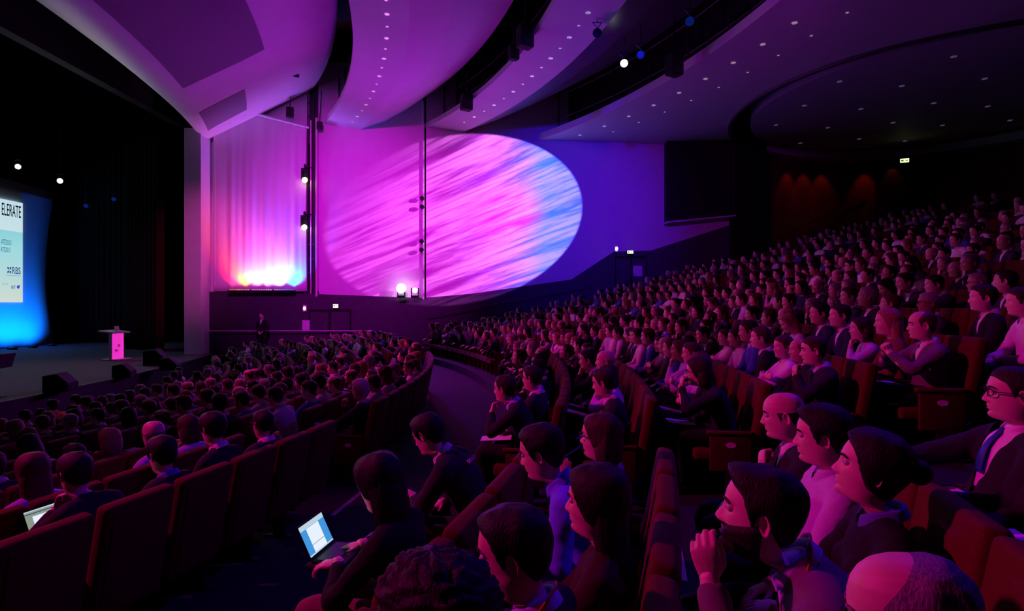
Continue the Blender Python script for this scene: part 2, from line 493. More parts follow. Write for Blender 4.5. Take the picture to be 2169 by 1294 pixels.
# near side wall, rear wall, stage house shell
b = MB(); b.box((-14, NEAR - 0.4, -3.6), (30, NEAR, 12.5)); struct('wall_near', b.mesh('wall_near', ('dado',)))
b = MB(); b.box((27.5, NEAR, -3.6), (28, 34, 12.5)); struct('wall_back', b.mesh('wall_back', ('black',)))
b = MB()
b.box((-33.5, -16, -3.6), (-33, 40, 14)); 
sw = struct('wall_stage', b.mesh('wall_stage', ('void',)))
for lo, hi in (((-33, 39.5, -3.6), (-13.5, 40, 14)), ((-33, -16, -3.6), (-13.5, -15.5, 14)), ((-33.5, -16, 14), (-13.5, 40, 14.4))):
    b = MB(); b.box(lo, hi); b.obj('stage_house_panel', 'void', sw)
b = MB(); b.box((-14.6, WALL + 0.25, -3.6), (-13.9, 40, 14)); b.obj('stage_house_panel', 'void', sw)
b = MB(); b.box((-14.6, -16, -3.6), (-13.9, NEAR, 14)); b.obj('stage_house_panel', 'void', sw)
b = MB(); b.box((-15.6, -16, 8.3), (-15.2, 40, 14)); b.obj('stage_house_panel', 'void', sw)

# stage deck
def build_stage():
    ys = [-16 + 55.5 * i / 60 for i in range(61)]
    mb = MB()
    for a, c in zip(ys[:-1], ys[1:]):
        xa, xb = stage_x(a), stage_x(c)
        if a > WALL: xa = xb = stage_x(WALL)
        mb.add([(-33, a, STAGE_Z), (xa, a, STAGE_Z), (xb, c, STAGE_Z), (-33, c, STAGE_Z)], [(0, 1, 2, 3)], 0)
        mb.add([(xa, a, STAGE_Z), (xa, a, -3.6), (xb, c, -3.6), (xb, c, STAGE_Z)], [(0, 1, 2, 3)], 1)
    me = mb.mesh('stage_floor', ('stage', 'black'))
    st = struct('stage_floor', me)
    e = MB()
    for a, c in zip(ys[:-1], ys[1:]):
        if c > WALL: continue
        xa, xb = stage_x(a), stage_x(c)
        e.add([(xa + .03, a, STAGE_Z + .005), (xa - .06, a, STAGE_Z + .005), (xb - .06, c, STAGE_Z + .005), (xb + .03, c, STAGE_Z + .005),
               (xa + .03, a, STAGE_Z - .06), (xb + .03, c, STAGE_Z - .06)], [(0, 3, 2, 1), (0, 4, 5, 3)])
    e.obj('stage_edge_trim', 'black', st)
    return st
stage = build_stage()

# ---- ceiling
b = MB(); b.box((-16, NEAR, 12.2), (28, 36, 12.6))
ceiling = struct('ceiling', b.mesh('ceiling', ('black',)))
YS = [NEAR + (WALL + 0.2 - NEAR) * i / 56 for i in range(57)]
def line_x(x26, R, Y):
    return x26 + math.sqrt(R * R - (Y - Y0) ** 2) - math.sqrt(R * R - (WALL - Y0) ** 2)
def sweep(name, lines, mats, fm, parent, smooth=False):
    """lines: closed profile of (x at the far wall, z, arc radius)"""
    v, f, m = [], [], []
    n = len(lines)
    for Y in YS:
        for x, z, R in lines: v.append((line_x(x, R, Y), Y, z))
    for j in range(len(YS) - 1):
        for i in range(n):
            k = (i + 1) % n
            f.append((j*n+i, j*n+k, (j+1)*n+k, (j+1)*n+i)); m.append(fm[i])
    f.append(tuple(range(n))); m.append(0)
    f.append(tuple(range((len(YS)-1)*n + n - 1, (len(YS)-1)*n - 1, -1))); m.append(0)
    me = new_mesh(name, v, f, mats, smooth, m)
    return link(name, me, parent)

P1 = [(-14.25, 8.45, 85), (-14.0, 7.85, 66), (-13.75, 7.42, 50), (-13.45, 7.30, 42), (-12.9, 7.55, 38), (-11.6, 8.18, 34), (-10.2, 8.88, 32), (-8.72, 9.62, 31),
      (-8.72, 9.80, 31), (-11.0, 9.4, 34), (-13.9, 8.9, 80)]
p1 = sweep('ceiling_panel', P1, ('soffit',), [0] * 11, ceiling, True)
P2 = [(-8.25, 8.05, 31), (-6.65, 7.78, 31), (-5.6, 8.12, 30), (-4.7, 8.6, 29), (-3.9, 9.15, 28), (-3.9, 9.3, 28), (-5.6, 8.75, 29), (-8.25, 8.25, 31)]
p2 = sweep('ceiling_panel', P2, ('soffit',), [0] * 8, ceiling)
P3 = [(-3.72, 7.88, 26.5), (-2.05, 7.68, 26.5), (-1.1, 7.98, 26.2), (0.1, 8.5, 26), (1.45, 9.15, 26), (1.45, 9.3, 26), (-1.0, 8.5, 26), (-3.72, 8.08, 26.5)]
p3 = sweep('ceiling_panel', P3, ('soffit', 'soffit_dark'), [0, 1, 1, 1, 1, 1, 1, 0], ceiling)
P4 = [(1.26, 7.32, 26), (6.8, 7.12, 26), (14.0, 7.2, 26), (22.0, 7.3, 26), (22.0, 7.6, 26), (1.26, 7.6, 26)]
p4 = sweep('ceiling_panel', P4, ('soffit',), [0] * 6, ceiling)
DC, DR = (15.6, 21.4), 7.2                      # the round rear bay
cutm = MB(); cutm.lathe([(DR, 5.0), (DR, 9.5)], 96, 0, Matrix.Translation((DC[0], DC[1], 0)))
cut = cutm.obj('cutter', 'black')
bo = p4.modifiers.new('cut', 'BOOLEAN'); bo.operation = 'DIFFERENCE'; bo.object = cut; bo.solver = 'EXACT'
dg = bpy.context.evaluated_depsgraph_get()
me4 = bpy.data.meshes.new_from_object(p4.evaluated_get(dg))
p4.modifiers.clear(); p4.data = me4
bpy.data.objects.remove(cut, do_unlink=True)
# rim lip of the round opening, rear bay ceiling and wall
b = MB(); b.lathe([(DR - 0.02, 7.08), (DR + 0.10, 7.08), (DR + 0.10, 7.22), (DR - 0.02, 8.0)], 96, 0, Matrix.Translation((DC[0], DC[1], 0)))
b.f = b.f[:-2]; b.m = b.m[:-2]
b.obj('opening_rim', 'soffit_dark', ceiling)
def rear_ceiling():
    v, f = [], []
    n = 96
    R2 = DR - 0.75
    for k in range(9):
        r = R2 * (1 - k / 8)
        for i in range(n):
            t = 2 * math.pi * i / n
            x, y = DC[0] + r * math.cos(t), DC[1] + r * math.sin(t)
            v.append((x, y, 7.35 + 0.02 * (x - DC[0]) + 0.0 * r))
    for k in range(8):
        for i in range(n):
            j = (i + 1) % n
            f.append((k*n+i, k*n+j, (k+1)*n+j, (k+1)*n+i))
    for i in range(n):
        t = 2 * math.pi * i / n
        v.append((DC[0] + R2 * math.cos(t), DC[1] + R2 * math.sin(t), 8.2))
    o = len(v) - n
    for i in range(n):
        j = (i + 1) % n
        f.append((i, j, o + j, o + i))
    return link('rear_ceiling_disc', new_mesh('rear_ceiling_disc', v, f, ('soffit',)), ceiling)
rear_disc = rear_ceiling()
def rear_wall():
    v, f = [], []
    t0, t1, n = math.radians(128), math.radians(-62), 60
    R = DR + 0.15
    for i in range(n + 1):
        t = t0 + (t1 - t0) * i / n
        for z in (-3.0, 7.3):
            v.append((DC[0] + R * math.cos(t), DC[1] + R * math.sin(t), z))
    for i in range(n): f.append((2*i, 2*i+2, 2*i+3, 2*i+1))
    w = struct('wall_rear', new_mesh('wall_rear', v, f, ('wood',)))
    # soffit band with a pale edge round the back
    v, f = [], []
    for i in range(n + 1):
        t = t0 + (t1 - t0) * i / n
        for r, z in ((R - 0.02, 6.95), (R - 0.7, 7.0), (R - 0.7, 7.34)):
            v.append((DC[0] + r * math.cos(t), DC[1] + r * math.sin(t), z))
    for i in range(n):
        for k in (0, 1): f.append((3*i+k, 3*i+3+k, 3*i+4+k, 3*i+1+k))
    link('soffit_band', new_mesh('soffit_band', v, f, ('soffit',)), w)
    # sloping handrail
    pts = [math.radians(a) for a in (118, 108, 98, 88, 78)]
    h = MB()
    for k in range(len(pts) - 1):
        pa = Vector((DC[0] + (R - .12) * math.cos(pts[k]), DC[1] + (R - .12) * math.sin(pts[k]), 3.0 + k * 0.62))
        pb = Vector((DC[0] + (R - .12) * math.cos(pts[k+1]), DC[1] + (R - .12) * math.sin(pts[k+1]), 3.0 + (k + 1) * 0.62))
        h.rod(pa, pb, 0.025)
    h.obj('handrail', 'wood', w)
    return w
wall_rear = rear_wall()
# black jamb between the side wall and the rear bay
b = MB(); b.prism([(9.6, 25.75, -3.6), (12.0, 27.3, -3.6), (11.6, 28.0, -3.6), (9.6, 26.7, -3.6)], (0, 0, 12.5))
jamb = struct('trim_2', b.mesh('trim_2', ('black',)))
b = MB(); b.prism([(11.72, 27.05, -3.0), (12.02, 27.25, -3.0), (12.0, 27.32, -3.0), (11.7, 27.12, -3.0)], (0, 0, 6.2)); b.obj('jamb_strip', 'dado', jamb)
# door of the rear bay
b = MB()
t = math.radians(69); px, py = DC[0] + DR * math.cos(t), DC[1] + DR * math.sin(t)
dm = Matrix.Translation((px, py, 4.2)) @ Matrix.Rotation(t - math.pi / 2, 4, 'Z')
b.box((-0.75, -0.06, 0), (0.75, 0.1, 2.3), 0, dm)
d3 = struct('door_3', b.mesh('door_3', ('black',)))
for k in (0, 1):
    b = MB(); b.box((-0.68 + 0.7 * k, -0.1, 0.02), (-0.02 + 0.7 * k, -0.05, 2.2), 0, dm); b.obj('door_leaf', 'black', d3)

# black recess box of the side wall
b = MB()
x0, x1, zt, zb = X26(1408), X26(1549), 7.25, Z26(471)
b.prism([(x0, WALL - 0.45, zb), (x0, WALL - 0.45, zt), (x1, WALL - 0.45, zt), (x1, WALL - 0.45, zb + 0.28)], (0, 0.9, 0))
booth = struct('control_booth', b.mesh('control_booth', ('black',)), wall_far)
b = MB(); b.rod((x1 - 0.06, WALL - 0.47, zb + 0.3), (x1 - 0.06, WALL - 0.47, zt), 0.02); b.obj('booth_edge', 'metal', wall_far)
b = MB(); b.prism([(x0 - .02, WALL - 0.5, zb - .02), (x1 + .02, WALL - 0.5, zb + .26), (x1 + .02, WALL + 0.2, zb + .26), (x0 - .02, WALL + 0.2, zb - .02)], (0, 0, -0.06)); b.obj('booth_sill', 'plaster', wall_far)

# grey acoustic patches on the header
def s1(t, Y, off=0.012):
    segs = P1[3:8]
    k = min(int(t * 4), 3); s = t * 4 - k
    a, c = segs[k], segs[k + 1]
    xa, xc = line_x(a[0], a[2], Y), line_x(c[0], c[2], Y)
    return Vector((xa + (xc - xa) * s, Y, a[1] + (c[1] - a[1]) * s - off))
def patch(t0, t1, ya, yb, skew=0.0):
    v, f = [], []
    n, m_ = 16, 16
    for j in range(m_ + 1):
        for i in range(n + 1):
            s = i / n
            Y = ya + (yb - ya) * j / m_ + skew * s
            v.append(s1(t0 + (t1 - t0) * s, Y))
    for j in range(m_):
        for i in range(n):
            a = j * (n + 1) + i
            f.append((a, a + n + 1, a + n + 2, a + 1))
    o = link('acoustic_patch', new_mesh('acoustic_patch', v, f, ('grille',), True), p1)
    return o
patch(0.10, 0.62, 4.0, 20.1, -0.5)
patch(0.08, 0.47, 22.6, 24.9, -0.5)
# small slots in the header
for u, v_ in ((537, 56), (588, 113), (627, 149)):
    b = MB()
    p = at(u, v_, 9.2 * FPX / (CV - v_)); 
    mt = Matrix.Translation(p) @ Matrix.Rotation(math.radians(35), 4, 'Z')
    b.box((-0.11, -0.05, -0.25), (0.11, 0.05, 0.03), 0, mt); b.obj('ceiling_slot', 'black', p1)

# downlights along the panels
def downlight_mesh(name, m):
    b = MB(); b.lathe([(0.055, 0.012), (0.075, -0.004), (0.062, -0.010), (0.045, 0.0)], 12, 0)
    b2 = MB(); b2.v, b2.f, b2.m = b.v, b.f, b.m
    return b2.mesh(name, (m,), True)
DLM = downlight_mesh('downlight', 'downlight')
DLD = downlight_mesh('downlight_rear', 'downlight_dim')
def dl(p, parent, me=DLM, s=1.0):
    o = link('downlight', me, parent, p); o.scale = (s, s, s)
Y = 25.3
k = 0
while Y > 9:
    x = line_x(-7.25, 31, Y); dl((x, Y, 7.87), p2, DLM, 1.0 if k % 2 else 0.6); 
    x = line_x(-2.75, 26.5, Y - 0.3); dl((x, Y - 0.3, 7.755), p3, DLM, 1.0 if k % 2 else 0.6)
    Y -= 0.72; k += 1
Y = 25.2; k = 0
while Y > 9:
    x = line_x(2.3, 26, Y); dl((x, Y, 7.275), p4, DLM, 1.0)
    x = line_x(3.2, 26, Y - 0.6); dl((x, Y - 0.6, 7.24), p4, DLM, 0.5)
    Y -= 1.25; k += 1
for i in range(5):
    for j in range(5):
        x = DC[0] - 5.0 + 2.35 * i; y = DC[1] - 4.6 + 2.3 * j + 0.5 * (i % 2)
        if math.hypot(x - DC[0], y - DC[1]) < 6.0:
            dl((x, y, 7.345 + 0.02 * (x - DC[0])), rear_disc, DLD, 1.2)

# ---- lighting bridges in the gaps between the panels
def bridge(x26, R, z0, z1, parent, dx=0.55):
    """rail and posts of a catwalk that follows the panel edge"""
    ys = [6 + (WALL - 0.15 - 6) * i / 40 for i in range(41)]
    for zz_, rr in ((z0 + 0.12, 0.03), (z0 + 0.62, 0.022), (z1 - 0.08, 0.03)):
        b = MB()
        for a, c in zip(ys[:-1], ys[1:]):
            b.rod((line_x(x26, R, a) + dx, a, zz_), (line_x(x26, R, c) + dx, c, zz_), rr, 6)
        b.obj('catwalk_rail', 'metal', parent)
    y = WALL - 0.3
    while y > 7:
        x = line_x(x26, R, y) + dx
        b = MB(); b.box((x - .03, y - .03, z0), (x + .03, y + .03, z1 + 0.3)); b.obj('catwalk_post', 'metal', parent)
        y -= 0.95
bridge(-8.25, 31, 8.2, 9.6, ceiling)
bridge(-3.72, 26.5, 8.0, 9.2, ceiling)
bridge(1.26, 26, 7.5, 9.2, ceiling)
# dark back of each bridge so that the gap stays closed
for x26, R, z0 in ((-8.25, 31, 8.2), (-3.72, 26.5, 8.05), (1.26, 26, 7.55)):
    v, f = [], []
    for Y in YS:
        x = line_x(x26, R, Y) + 1.3
        v += [(x, Y, z0 - 0.02), (x, Y, 12.2)]
    for j in range(len(YS) - 1): f.append((2*j, 2*j+1, 2*j+3, 2*j+2))
    link('bridge_back', new_mesh('bridge_back', v, f, ('black',)), ceiling)
# ================================================================== PEOPLE: shapes
def sstep(a, b, x):
    t = np.clip((x - a) / (b - a), 0, 1)
    return t * t * (3 - 2 * t)

HZ = np.array([.1180,.1150,.1060, .0930, .0750, .0500, .0250, .0000, -.025, -.045, -.062, -.078, -.092, -.104, -.113, -.119, -.124, -.132, -.150, -.180, -.215, -.260])
HF = np.array([.0000,.0330,.0560, .0730, .0865, .0955, .0965, .0930, .0930, .0930, .0925, .0885, .0890, .0870, .0790, .0600, .0400, .0290, .0260, .0290, .0400, .0600])
HB = np.array([.0000,-.040,-.0650,-.0830,-.0960,-.1040,-.1050,-.1000,-.0910,-.0820,-.0740,-.0680,-.0650,-.0640,-.0640,-.0645,-.0650,-.0660,-.0690,-.0740,-.0820,-.0950])
HW = np.array([.0000,.0290,.0460, .0590, .0690, .0755, .0770, .0755, .0720, .0690, .0660, .0625, .0585, .0560, .0550, .0550, .0550, .0552, .0560, .0590, .0700, .0950])
HK = np.array([.0,   .0,   .0,    .05,   .08,   .12,   .15,   .18,   .22,   .27,   .33,   .40,   .46,   .50,   .48,   .35,   .15,   .05,   .0,    .0,    .0,    .0])

def head_grid(nu, nv, jaw=1.0, nose=1.0, neck=1.0, chin=0.0):
    """rows of points from the crown to the neck base, head frame: x forward, y left, z up"""
    tv = np.linspace(0, 1, nv)
    z = .118 - (.118 + .26) * (0.25 * tv ** 2 + 0.75 * tv)
    # denser at the face
    zf = np.interp(np.linspace(0, 1, nv), [0, .10, .30, .72, .86, 1], [.118, .104, .055, -.110, -.135, -.26])
    z = zf
    F = np.interp(-z, -HZ, HF); B = np.interp(-z, -HZ, HB); W = np.interp(-z, -HZ, HW); K = np.interp(-z, -HZ, HK)
    # round crown
    W = np.where(z < -.12, W * neck, W)
    W = np.where((z < -.03) & (z > -.125), W * (1 + (jaw - 1) * sstep(-.03, -.06, z)), W)
    F = np.where((z < -.075) & (z > -.118), F + chin, F)
    tu = np.arange(nu) / nu
    # finer around the front
    th = 2 * np.pi * tu
    th = th - 0.35 * np.sin(th)
    V = np.zeros((nv, nu, 3))
    for j in range(nv):
        c = (F[j] + B[j]) / 2; a = (F[j] - B[j]) / 2
        cx = np.cos(th); sx = np.sin(th)
        e = 0.9
        cc = np.sign(cx) * np.abs(cx) ** e; ss = np.sign(sx) * np.abs(sx) ** e
        x = c + a * cc
        y = W[j] * ss * (1 - K[j] * np.clip(cc, 0, 1) ** 1.5)
        V[j, :, 0] = x; V[j, :, 1] = y; V[j, :, 2] = z[j]
    X, Yv, Z = V[..., 0], V[..., 1], V[..., 2]
    front = sstep(0.02, 0.07, X)
    ay = np.abs(Yv)
    g = lambda q, s: np.exp(-(q / s) ** 2)
    d = np.zeros_like(X)
    # nose
    ridge = np.interp(-Z, [-.030, -.012, .000, .022, .034, .040, .046], [.0, .003, .008, .021, .024, .012, .0]) * nose
    wdt = np.interp(-Z, [-.03, 0, .03, .05], [.007, .008, .012, .013])
    d += ridge * g(Yv, wdt)
    d += .010 * nose * g(ay - .013, .007) * g(Z + .036, .008)
    # brow, sockets, cheeks, lips, chin
    d += .0045 * g(ay - .026, .018) * g(Z - .030, .009)
    d -= .0130 * g(ay - .031, .013) * g(Z - .008, .011)
    d += .0040 * g(ay - .042, .016) * g(Z + .022, .018)
    d += .0065 * g(Yv, .018) * g(Z + .0555, .0052)
    d += .0065 * g(Yv, .016) * g(Z + .0680, .0052)
    d -= .0035 * g(Yv, .020) * g(Z + .0615, .0025)
    d -= .0030 * g(Yv, .020) * g(Z + .0790, .006)
    d += .0050 * g(Yv, .020) * g(Z + .0960, .010)
    V[..., 0] += d * front
    return V

def grid_faces(nv, nu, off=0, cap=True):
    f = []
    for j in range(nv - 1):
        for i in range(nu):
            k = (i + 1) % nu
            f.append((off + j*nu+i, off + (j+1)*nu+i, off + (j+1)*nu+k, off + j*nu+k))
    return f

def rot_zyx(yaw, pitch, roll):
    return np.array((Matrix.Rotation(yaw, 3, 'Z') @ Matrix.Rotation(pitch, 3, 'Y') @ Matrix.Rotation(roll, 3, 'X')))

def tube(pts, rad, n=12, up=(0, 1, 0), cap=True):
    """loft through pts; rad = list of (half size along forward, half size along side)"""
    pts = [np.array(p, float) for p in pts]
    m = len(pts); v = []; f = []
    upv = np.array(up, float)
    for i in range(m):
        t = pts[min(i + 1, m - 1)] - pts[max(i - 1, 0)]
        t = t / (np.linalg.norm(t) + 1e-9)
        s = upv - t * np.dot(upv, t)
        if np.linalg.norm(s) < 1e-3:
            s = np.array((1, 0, 0)) - t * t[0]
        s /= np.linalg.norm(s)
        fw = np.cross(s, t)
        ra, rb = (rad[i], rad[i]) if np.isscalar(rad[i]) else rad[i]
        for k in range(n):
            a = 2 * math.pi * k / n
            v.append(pts[i] + fw * ra * math.cos(a) + s * rb * math.sin(a))
    for i in range(m - 1):
        for k in range(n):
            q = (k + 1) % n
            f.append((i*n+k, i*n+q, (i+1)*n+q, (i+1)*n+k))
    if cap:
        f.append(tuple(range(n - 1, -1, -1))); f.append(tuple(range((m-1)*n, m*n)))
    return np.array(v), f

def smooth_path(pts, rad, n=4):
    """catmull-rom refinement"""
    P = [np.array(p, float) for p in pts]; R = [np.array((r, r) if np.isscalar(r) else r, float) for r in rad]
    out, ro = [], []
    for i in range(len(P) - 1):
        p0, p1, p2, p3 = P[max(i-1, 0)], P[i], P[i+1], P[min(i+2, len(P)-1)]
        for k in range(n):
            t = k / n
            out.append(0.5 * ((2*p1) + (-p0+p2)*t + (2*p0-5*p1+4*p2-p3)*t*t + (-p0+3*p1-3*p2+p3)*t**3))
            ro.append(R[i] * (1-t) + R[i+1] * t)
    out.append(P[-1]); ro.append(R[-1])
    return out, [tuple(r) for r in ro]

def join(parts):
    v = []; f = []; o = 0
    for a, b in parts:
        a = np.asarray(a, float).reshape(-1, 3)
        v.append(a); f += [tuple(i + o for i in q) for q in b]; o += len(a)
    return np.concatenate(v), f

def compact(v, f):
    """drop vertices no face uses"""
    used = sorted({i for t in f for i in t})
    idx = {a: b for b, a in enumerate(used)}
    return np.asarray(v, float)[used], [tuple(idx[i] for i in t) for t in f]

def remesh(v, f, voxel, smooth=4, factor=0.5):
    me = bpy.data.meshes.new('tmp'); me.from_pydata([tuple(map(float, p)) for p in v], [], f); me.update()
    ob = bpy.data.objects.new('tmp', me); COL.objects.link(ob)
    r = ob.modifiers.new('r', 'REMESH'); r.mode = 'VOXEL'; r.voxel_size = voxel
    if smooth:
        s = ob.modifiers.new('s', 'SMOOTH'); s.factor = factor; s.iterations = smooth
    dg = bpy.context.evaluated_depsgraph_get()
    ev = bpy.data.meshes.new_from_object(ob.evaluated_get(dg))
    n = len(ev.vertices); co = np.zeros(n * 3); ev.vertices.foreach_get('co', co)
    faces = [tuple(p.vertices) for p in ev.polygons]
    bpy.data.objects.remove(ob, do_unlink=True); bpy.data.meshes.remove(me); bpy.data.meshes.remove(ev)
    return co.reshape(-1, 3), faces

# ------------------------------------------------------------------ hands
HANDS = {}
def hand_mesh(pose, voxel):
    """right-hand frame: x along the fingers, y to the thumb side, z back of the hand; wrist at the origin"""
    key = (pose, voxel)
    if key in HANDS: return HANDS[key]
    curl = {'relaxed': (14, 20, 16), 'fist': (68, 82, 45), 'pinch': (42, 52, 30), 'flat': (5, 8, 6), 'hold': (38, 46, 30), 'chin': (50, 70, 40)}[pose]
    parts = []
    pv, pr = smooth_path([(-.03, 0, 0), (0, 0, 0), (.03, .003, 0), (.065, .002, .002), (.088, 0, .002)], [(.017, .025), (.016, .026), (.017, .036), (.015, .041), (.010, .038)], 3)
    parts.append(tube(pv, pr, 12))
    base = [(.088, .030), (.092, .010), (.088, -.011), (.080, -.030)]
    lens = [(.042, .025, .021), (.047, .029, .022), (.043, .027, .022), (.034, .021, .020)]
    for fi, ((bx, by), ln) in enumerate(zip(base, lens)):
        p = np.array((bx - .018, by * .95, .002)); ang = 0.0; spread = by * 2.2
        pts = [p.copy(), np.array((bx, by, .002))]; p = pts[1].copy()
        rad = [.0098, .0098]
        c = list(curl)
        if pose == 'pinch' and fi > 0: c = [x * (1.0 + .18 * fi) for x in c]
        if pose == 'relaxed': c = [x * (1.0 + .25 * fi) for x in c]
        for s in range(3):
            ang += math.radians(c[s])
            d = np.array((math.cos(ang), math.sin(spread) * 0.6 * math.cos(ang), -math.sin(ang)))
            d /= np.linalg.norm(d)
            p = p + d * ln[s]
            pts.append(p.copy()); rad.append(.0094 - .0009 * s)
        sc = .88 if fi == 3 else 1.0
        parts.append(tube(pts, [r * sc for r in rad], 8))
    if pose in ('fist', 'chin'):
        th = [(.012, .018, -.004), (.035, .036, -.014), (.062, .030, -.028), (.078, .012, -.034)]
    elif pose in ('pinch', 'hold'):
        th = [(.012, .018, -.004), (.036, .042, -.016), (.068, .046, -.032), (.092, .036, -.044)]
    else:
        th = [(.012, .018, -.002), (.034, .042, -.008), (.058, .058, -.014), (.082, .064, -.018)]
    parts.append(tube(th, [.014, .0125, .0105, .0088], 8))
    v, f = join(parts)
    HANDS[key] = remesh(v, f, voxel, 3, 0.4)
    return HANDS[key]

def ear_mesh(side, n=16):
    v, f = [], []
    prof = [(1.0, -.006), (1.06, .004), (1.0, .011), (.80, .011), (.62, .003), (.30, .000), (.02, .002)]
    for r, h in prof:
        for k in range(n):
            a = 2 * math.pi * k / n
            ex = .0165 * r * math.cos(a) * (1.0 if math.sin(a) > -.2 else .82); ez = .031 * r * math.sin(a)
            v.append((-.012 + ex - ez * 0.18 * -1, side * (.0735 + h + .007 * (-math.cos(a)) * r), -.004 + ez))
    for j in range(len(prof) - 1):
        for k in range(n):
            q = (k + 1) % n
            f.append((j*n+k, j*n+q, (j+1)*n+q, (j+1)*n+k))
    f.append(tuple(range((len(prof)-1)*n, len(prof)*n)))
    return np.array(v), f

def ball(c, r, n=10, sc=(1, 1, 1)):
    v, f = [], []
    for j in range(n + 1):
        t = math.pi * j / n
        for k in range(n):
            a = 2 * math.pi * k / n
            v.append((c[0] + r * sc[0] * math.sin(t) * math.cos(a), c[1] + r * sc[1] * math.sin(t) * math.sin(a), c[2] + r * sc[2] * math.cos(t)))
    for j in range(n):
        for k in range(n):
            q = (k + 1) % n
            f.append((j*n+k, (j+1)*n+k, (j+1)*n+q, j*n+q))
    return np.array(v), f

# ------------------------------------------------------------------ hair
def hair_line(style):
    if style in ('bob', 'long', 'curly', 'bun'):
        return ([.12, .085, .07, .05, .03, .01, -.02, -.05, -.12], [.085, .080, .062, .030, -.02, -.055, -.07, -.09, -.10])
    if style == 'crop':
        return ([.12, .080, .065, .045, .03, .018, .0, -.03, -.06, -.12], [.078, .072, .060, .050, .020, -.015, .030, -.01, -.065, -.07])
    return ([.12, .080, .065, .045, .033, .018, .0, -.03, -.06, -.12], [.080, .076, .066, .050, .015, -.025, .028, -.02, -.075, -.085])

def hair_shell(V, style, thick, seed, low=False):
    nv, nu, _ = V.shape
    hx, hz = hair_line(style)
    X, Yv, Z = V[..., 0], V[..., 1], V[..., 2]
    zb = np.interp(-X, [-a for a in hx], hz)
    m = (Z - zb) / .014
    if style == 'balding':
        m = np.minimum(m, (.066 - Z) / .020 + np.where(X < -.04, (-.04 - X) / .02, 0))
    if style == 'receding':
        m = np.minimum(m, (.050 - .9 * np.clip(Z - .05, 0, .07) - X) / .040)
    if style == 'bald':
        m = np.minimum(m, (.03 - Z) / .02)
    C = np.array((-.008, 0, .015))
    D = V - C
    nrm = D / (np.linalg.norm(D, axis=-1, keepdims=True) + 1e-9)
    nz = np.zeros((nv, nu))
    fr = 46 if style == 'curly' else 16
    amp = .015 if style == 'curly' else .006
    for j in range(nv):
        for i in range(nu):
            p = V[j, i]
            nz[j, i] = mnoise.noise(Vector((p[0] * fr * 2 + seed, p[1] * fr * 2, p[2] * fr * (1.0 if style != 'curly' else 2))))
    th = thick * (0.55 + 0.45 * sstep(-.05, .09, Z))
    if style == 'quiff': th = th + .020 * sstep(.02, .08, X) * sstep(.05, .1, Z)
    if style in ('bob', 'long'): th = th + .008 * sstep(.02, -.06, X)
    off = np.where(m > 0, (th + nz * amp) * sstep(0, 1.6, m), 0) - .004 * (1 - sstep(-.4, .4, m))
    H = V + nrm * off[..., None]
    faces = []
    mm = m > -0.6
    for j in range(nv - 1):
        for i in range(nu):
            k = (i + 1) % nu
            if V[j + 1, i, 2] < -.135: continue
            if mm[j, i] or mm[j+1, i] or mm[j+1, k] or mm[j, k]:
                faces.append((j*nu+i, (j+1)*nu+i, (j+1)*nu+k, j*nu+k))
    # keep only the large connected areas
    par = {}
    def find(a):
        while par.setdefault(a, a) != a:
            par[a] = par[par[a]]; a = par[a]
        return a
    for t in faces:
        r0 = find(t[0])
        for q_ in t[1:]: par[find(q_)] = r0
    cnt = {}
    for t in faces: cnt[find(t[0])] = cnt.get(find(t[0]), 0) + 1
    if cnt:
        big = max(cnt.values())
        faces = [t for t in faces if cnt[find(t[0])] > .2 * big]
    return compact(H.reshape(-1, 3), faces)

def hair_mass(style, seed, n=28):
    """hanging volume behind and beside the head"""
    if style == 'long':
        zs = [.075, .03, -.03, -.09, -.15, -.21, -.27, -.31]
        fx = [.010, .020, .022, .015, .005, -.005, -.015, -.03]
        bx = [-.095, -.122, -.128, -.125, -.122, -.120, -.115, -.09]
        wy = [.070, .090, .098, .100, .102, .098, .085, .05]
    elif style == 'bob':
        zs = [.075, .03, -.02, -.06, -.10, -.135, -.15]
        fx = [.010, .024, .030, .030, .022, .005, -.02]
        bx = [-.095, -.120, -.128, -.128, -.120, -.105, -.07]
        wy = [.070, .090, .098, .100, .096, .082, .05]
    elif style == 'bun':
        v, f = ball((-.135, 0, .035), .042, 12)
        return v, f
    else:
        return None
    m = 18
    t = np.linspace(0, 1, m); src = np.linspace(0, 1, len(zs))
    zs, fx, bx, wy = (np.interp(t, src, q) for q in (zs, fx, bx, wy))
    v, f = [], []
    for j in range(m):
        c, a = (fx[j] + bx[j]) / 2, (fx[j] - bx[j]) / 2
        for k in range(n):
            al = 2 * math.pi * k / n
            rip = 1 + .030 * math.sin(al * 13 + seed + 3 * zs[j]) + .018 * math.sin(al * 29 + 2 * seed) + .03 * mnoise.noise(Vector((math.cos(al) * 3 + seed, math.sin(al) * 3, zs[j] * 12)))
            x = c + a * math.cos(al) * rip; y = wy[j] * math.sin(al) * rip
            # leave the face and the front of the neck free
            if x > -.01 and abs(y) < .066: x = min(x, -.01 + .0 * x)
            v.append((x, y, zs[j]))
    for j in range(m - 1):
        for k in range(n):
            q = (k + 1) % n
            f.append((j*n+k, (j+1)*n+k, (j+1)*n+q, j*n+q))
    f.append(tuple(range(n))); f.append(tuple(range(m*n - 1, (m-1)*n - 1, -1)))
    return np.array(v), f

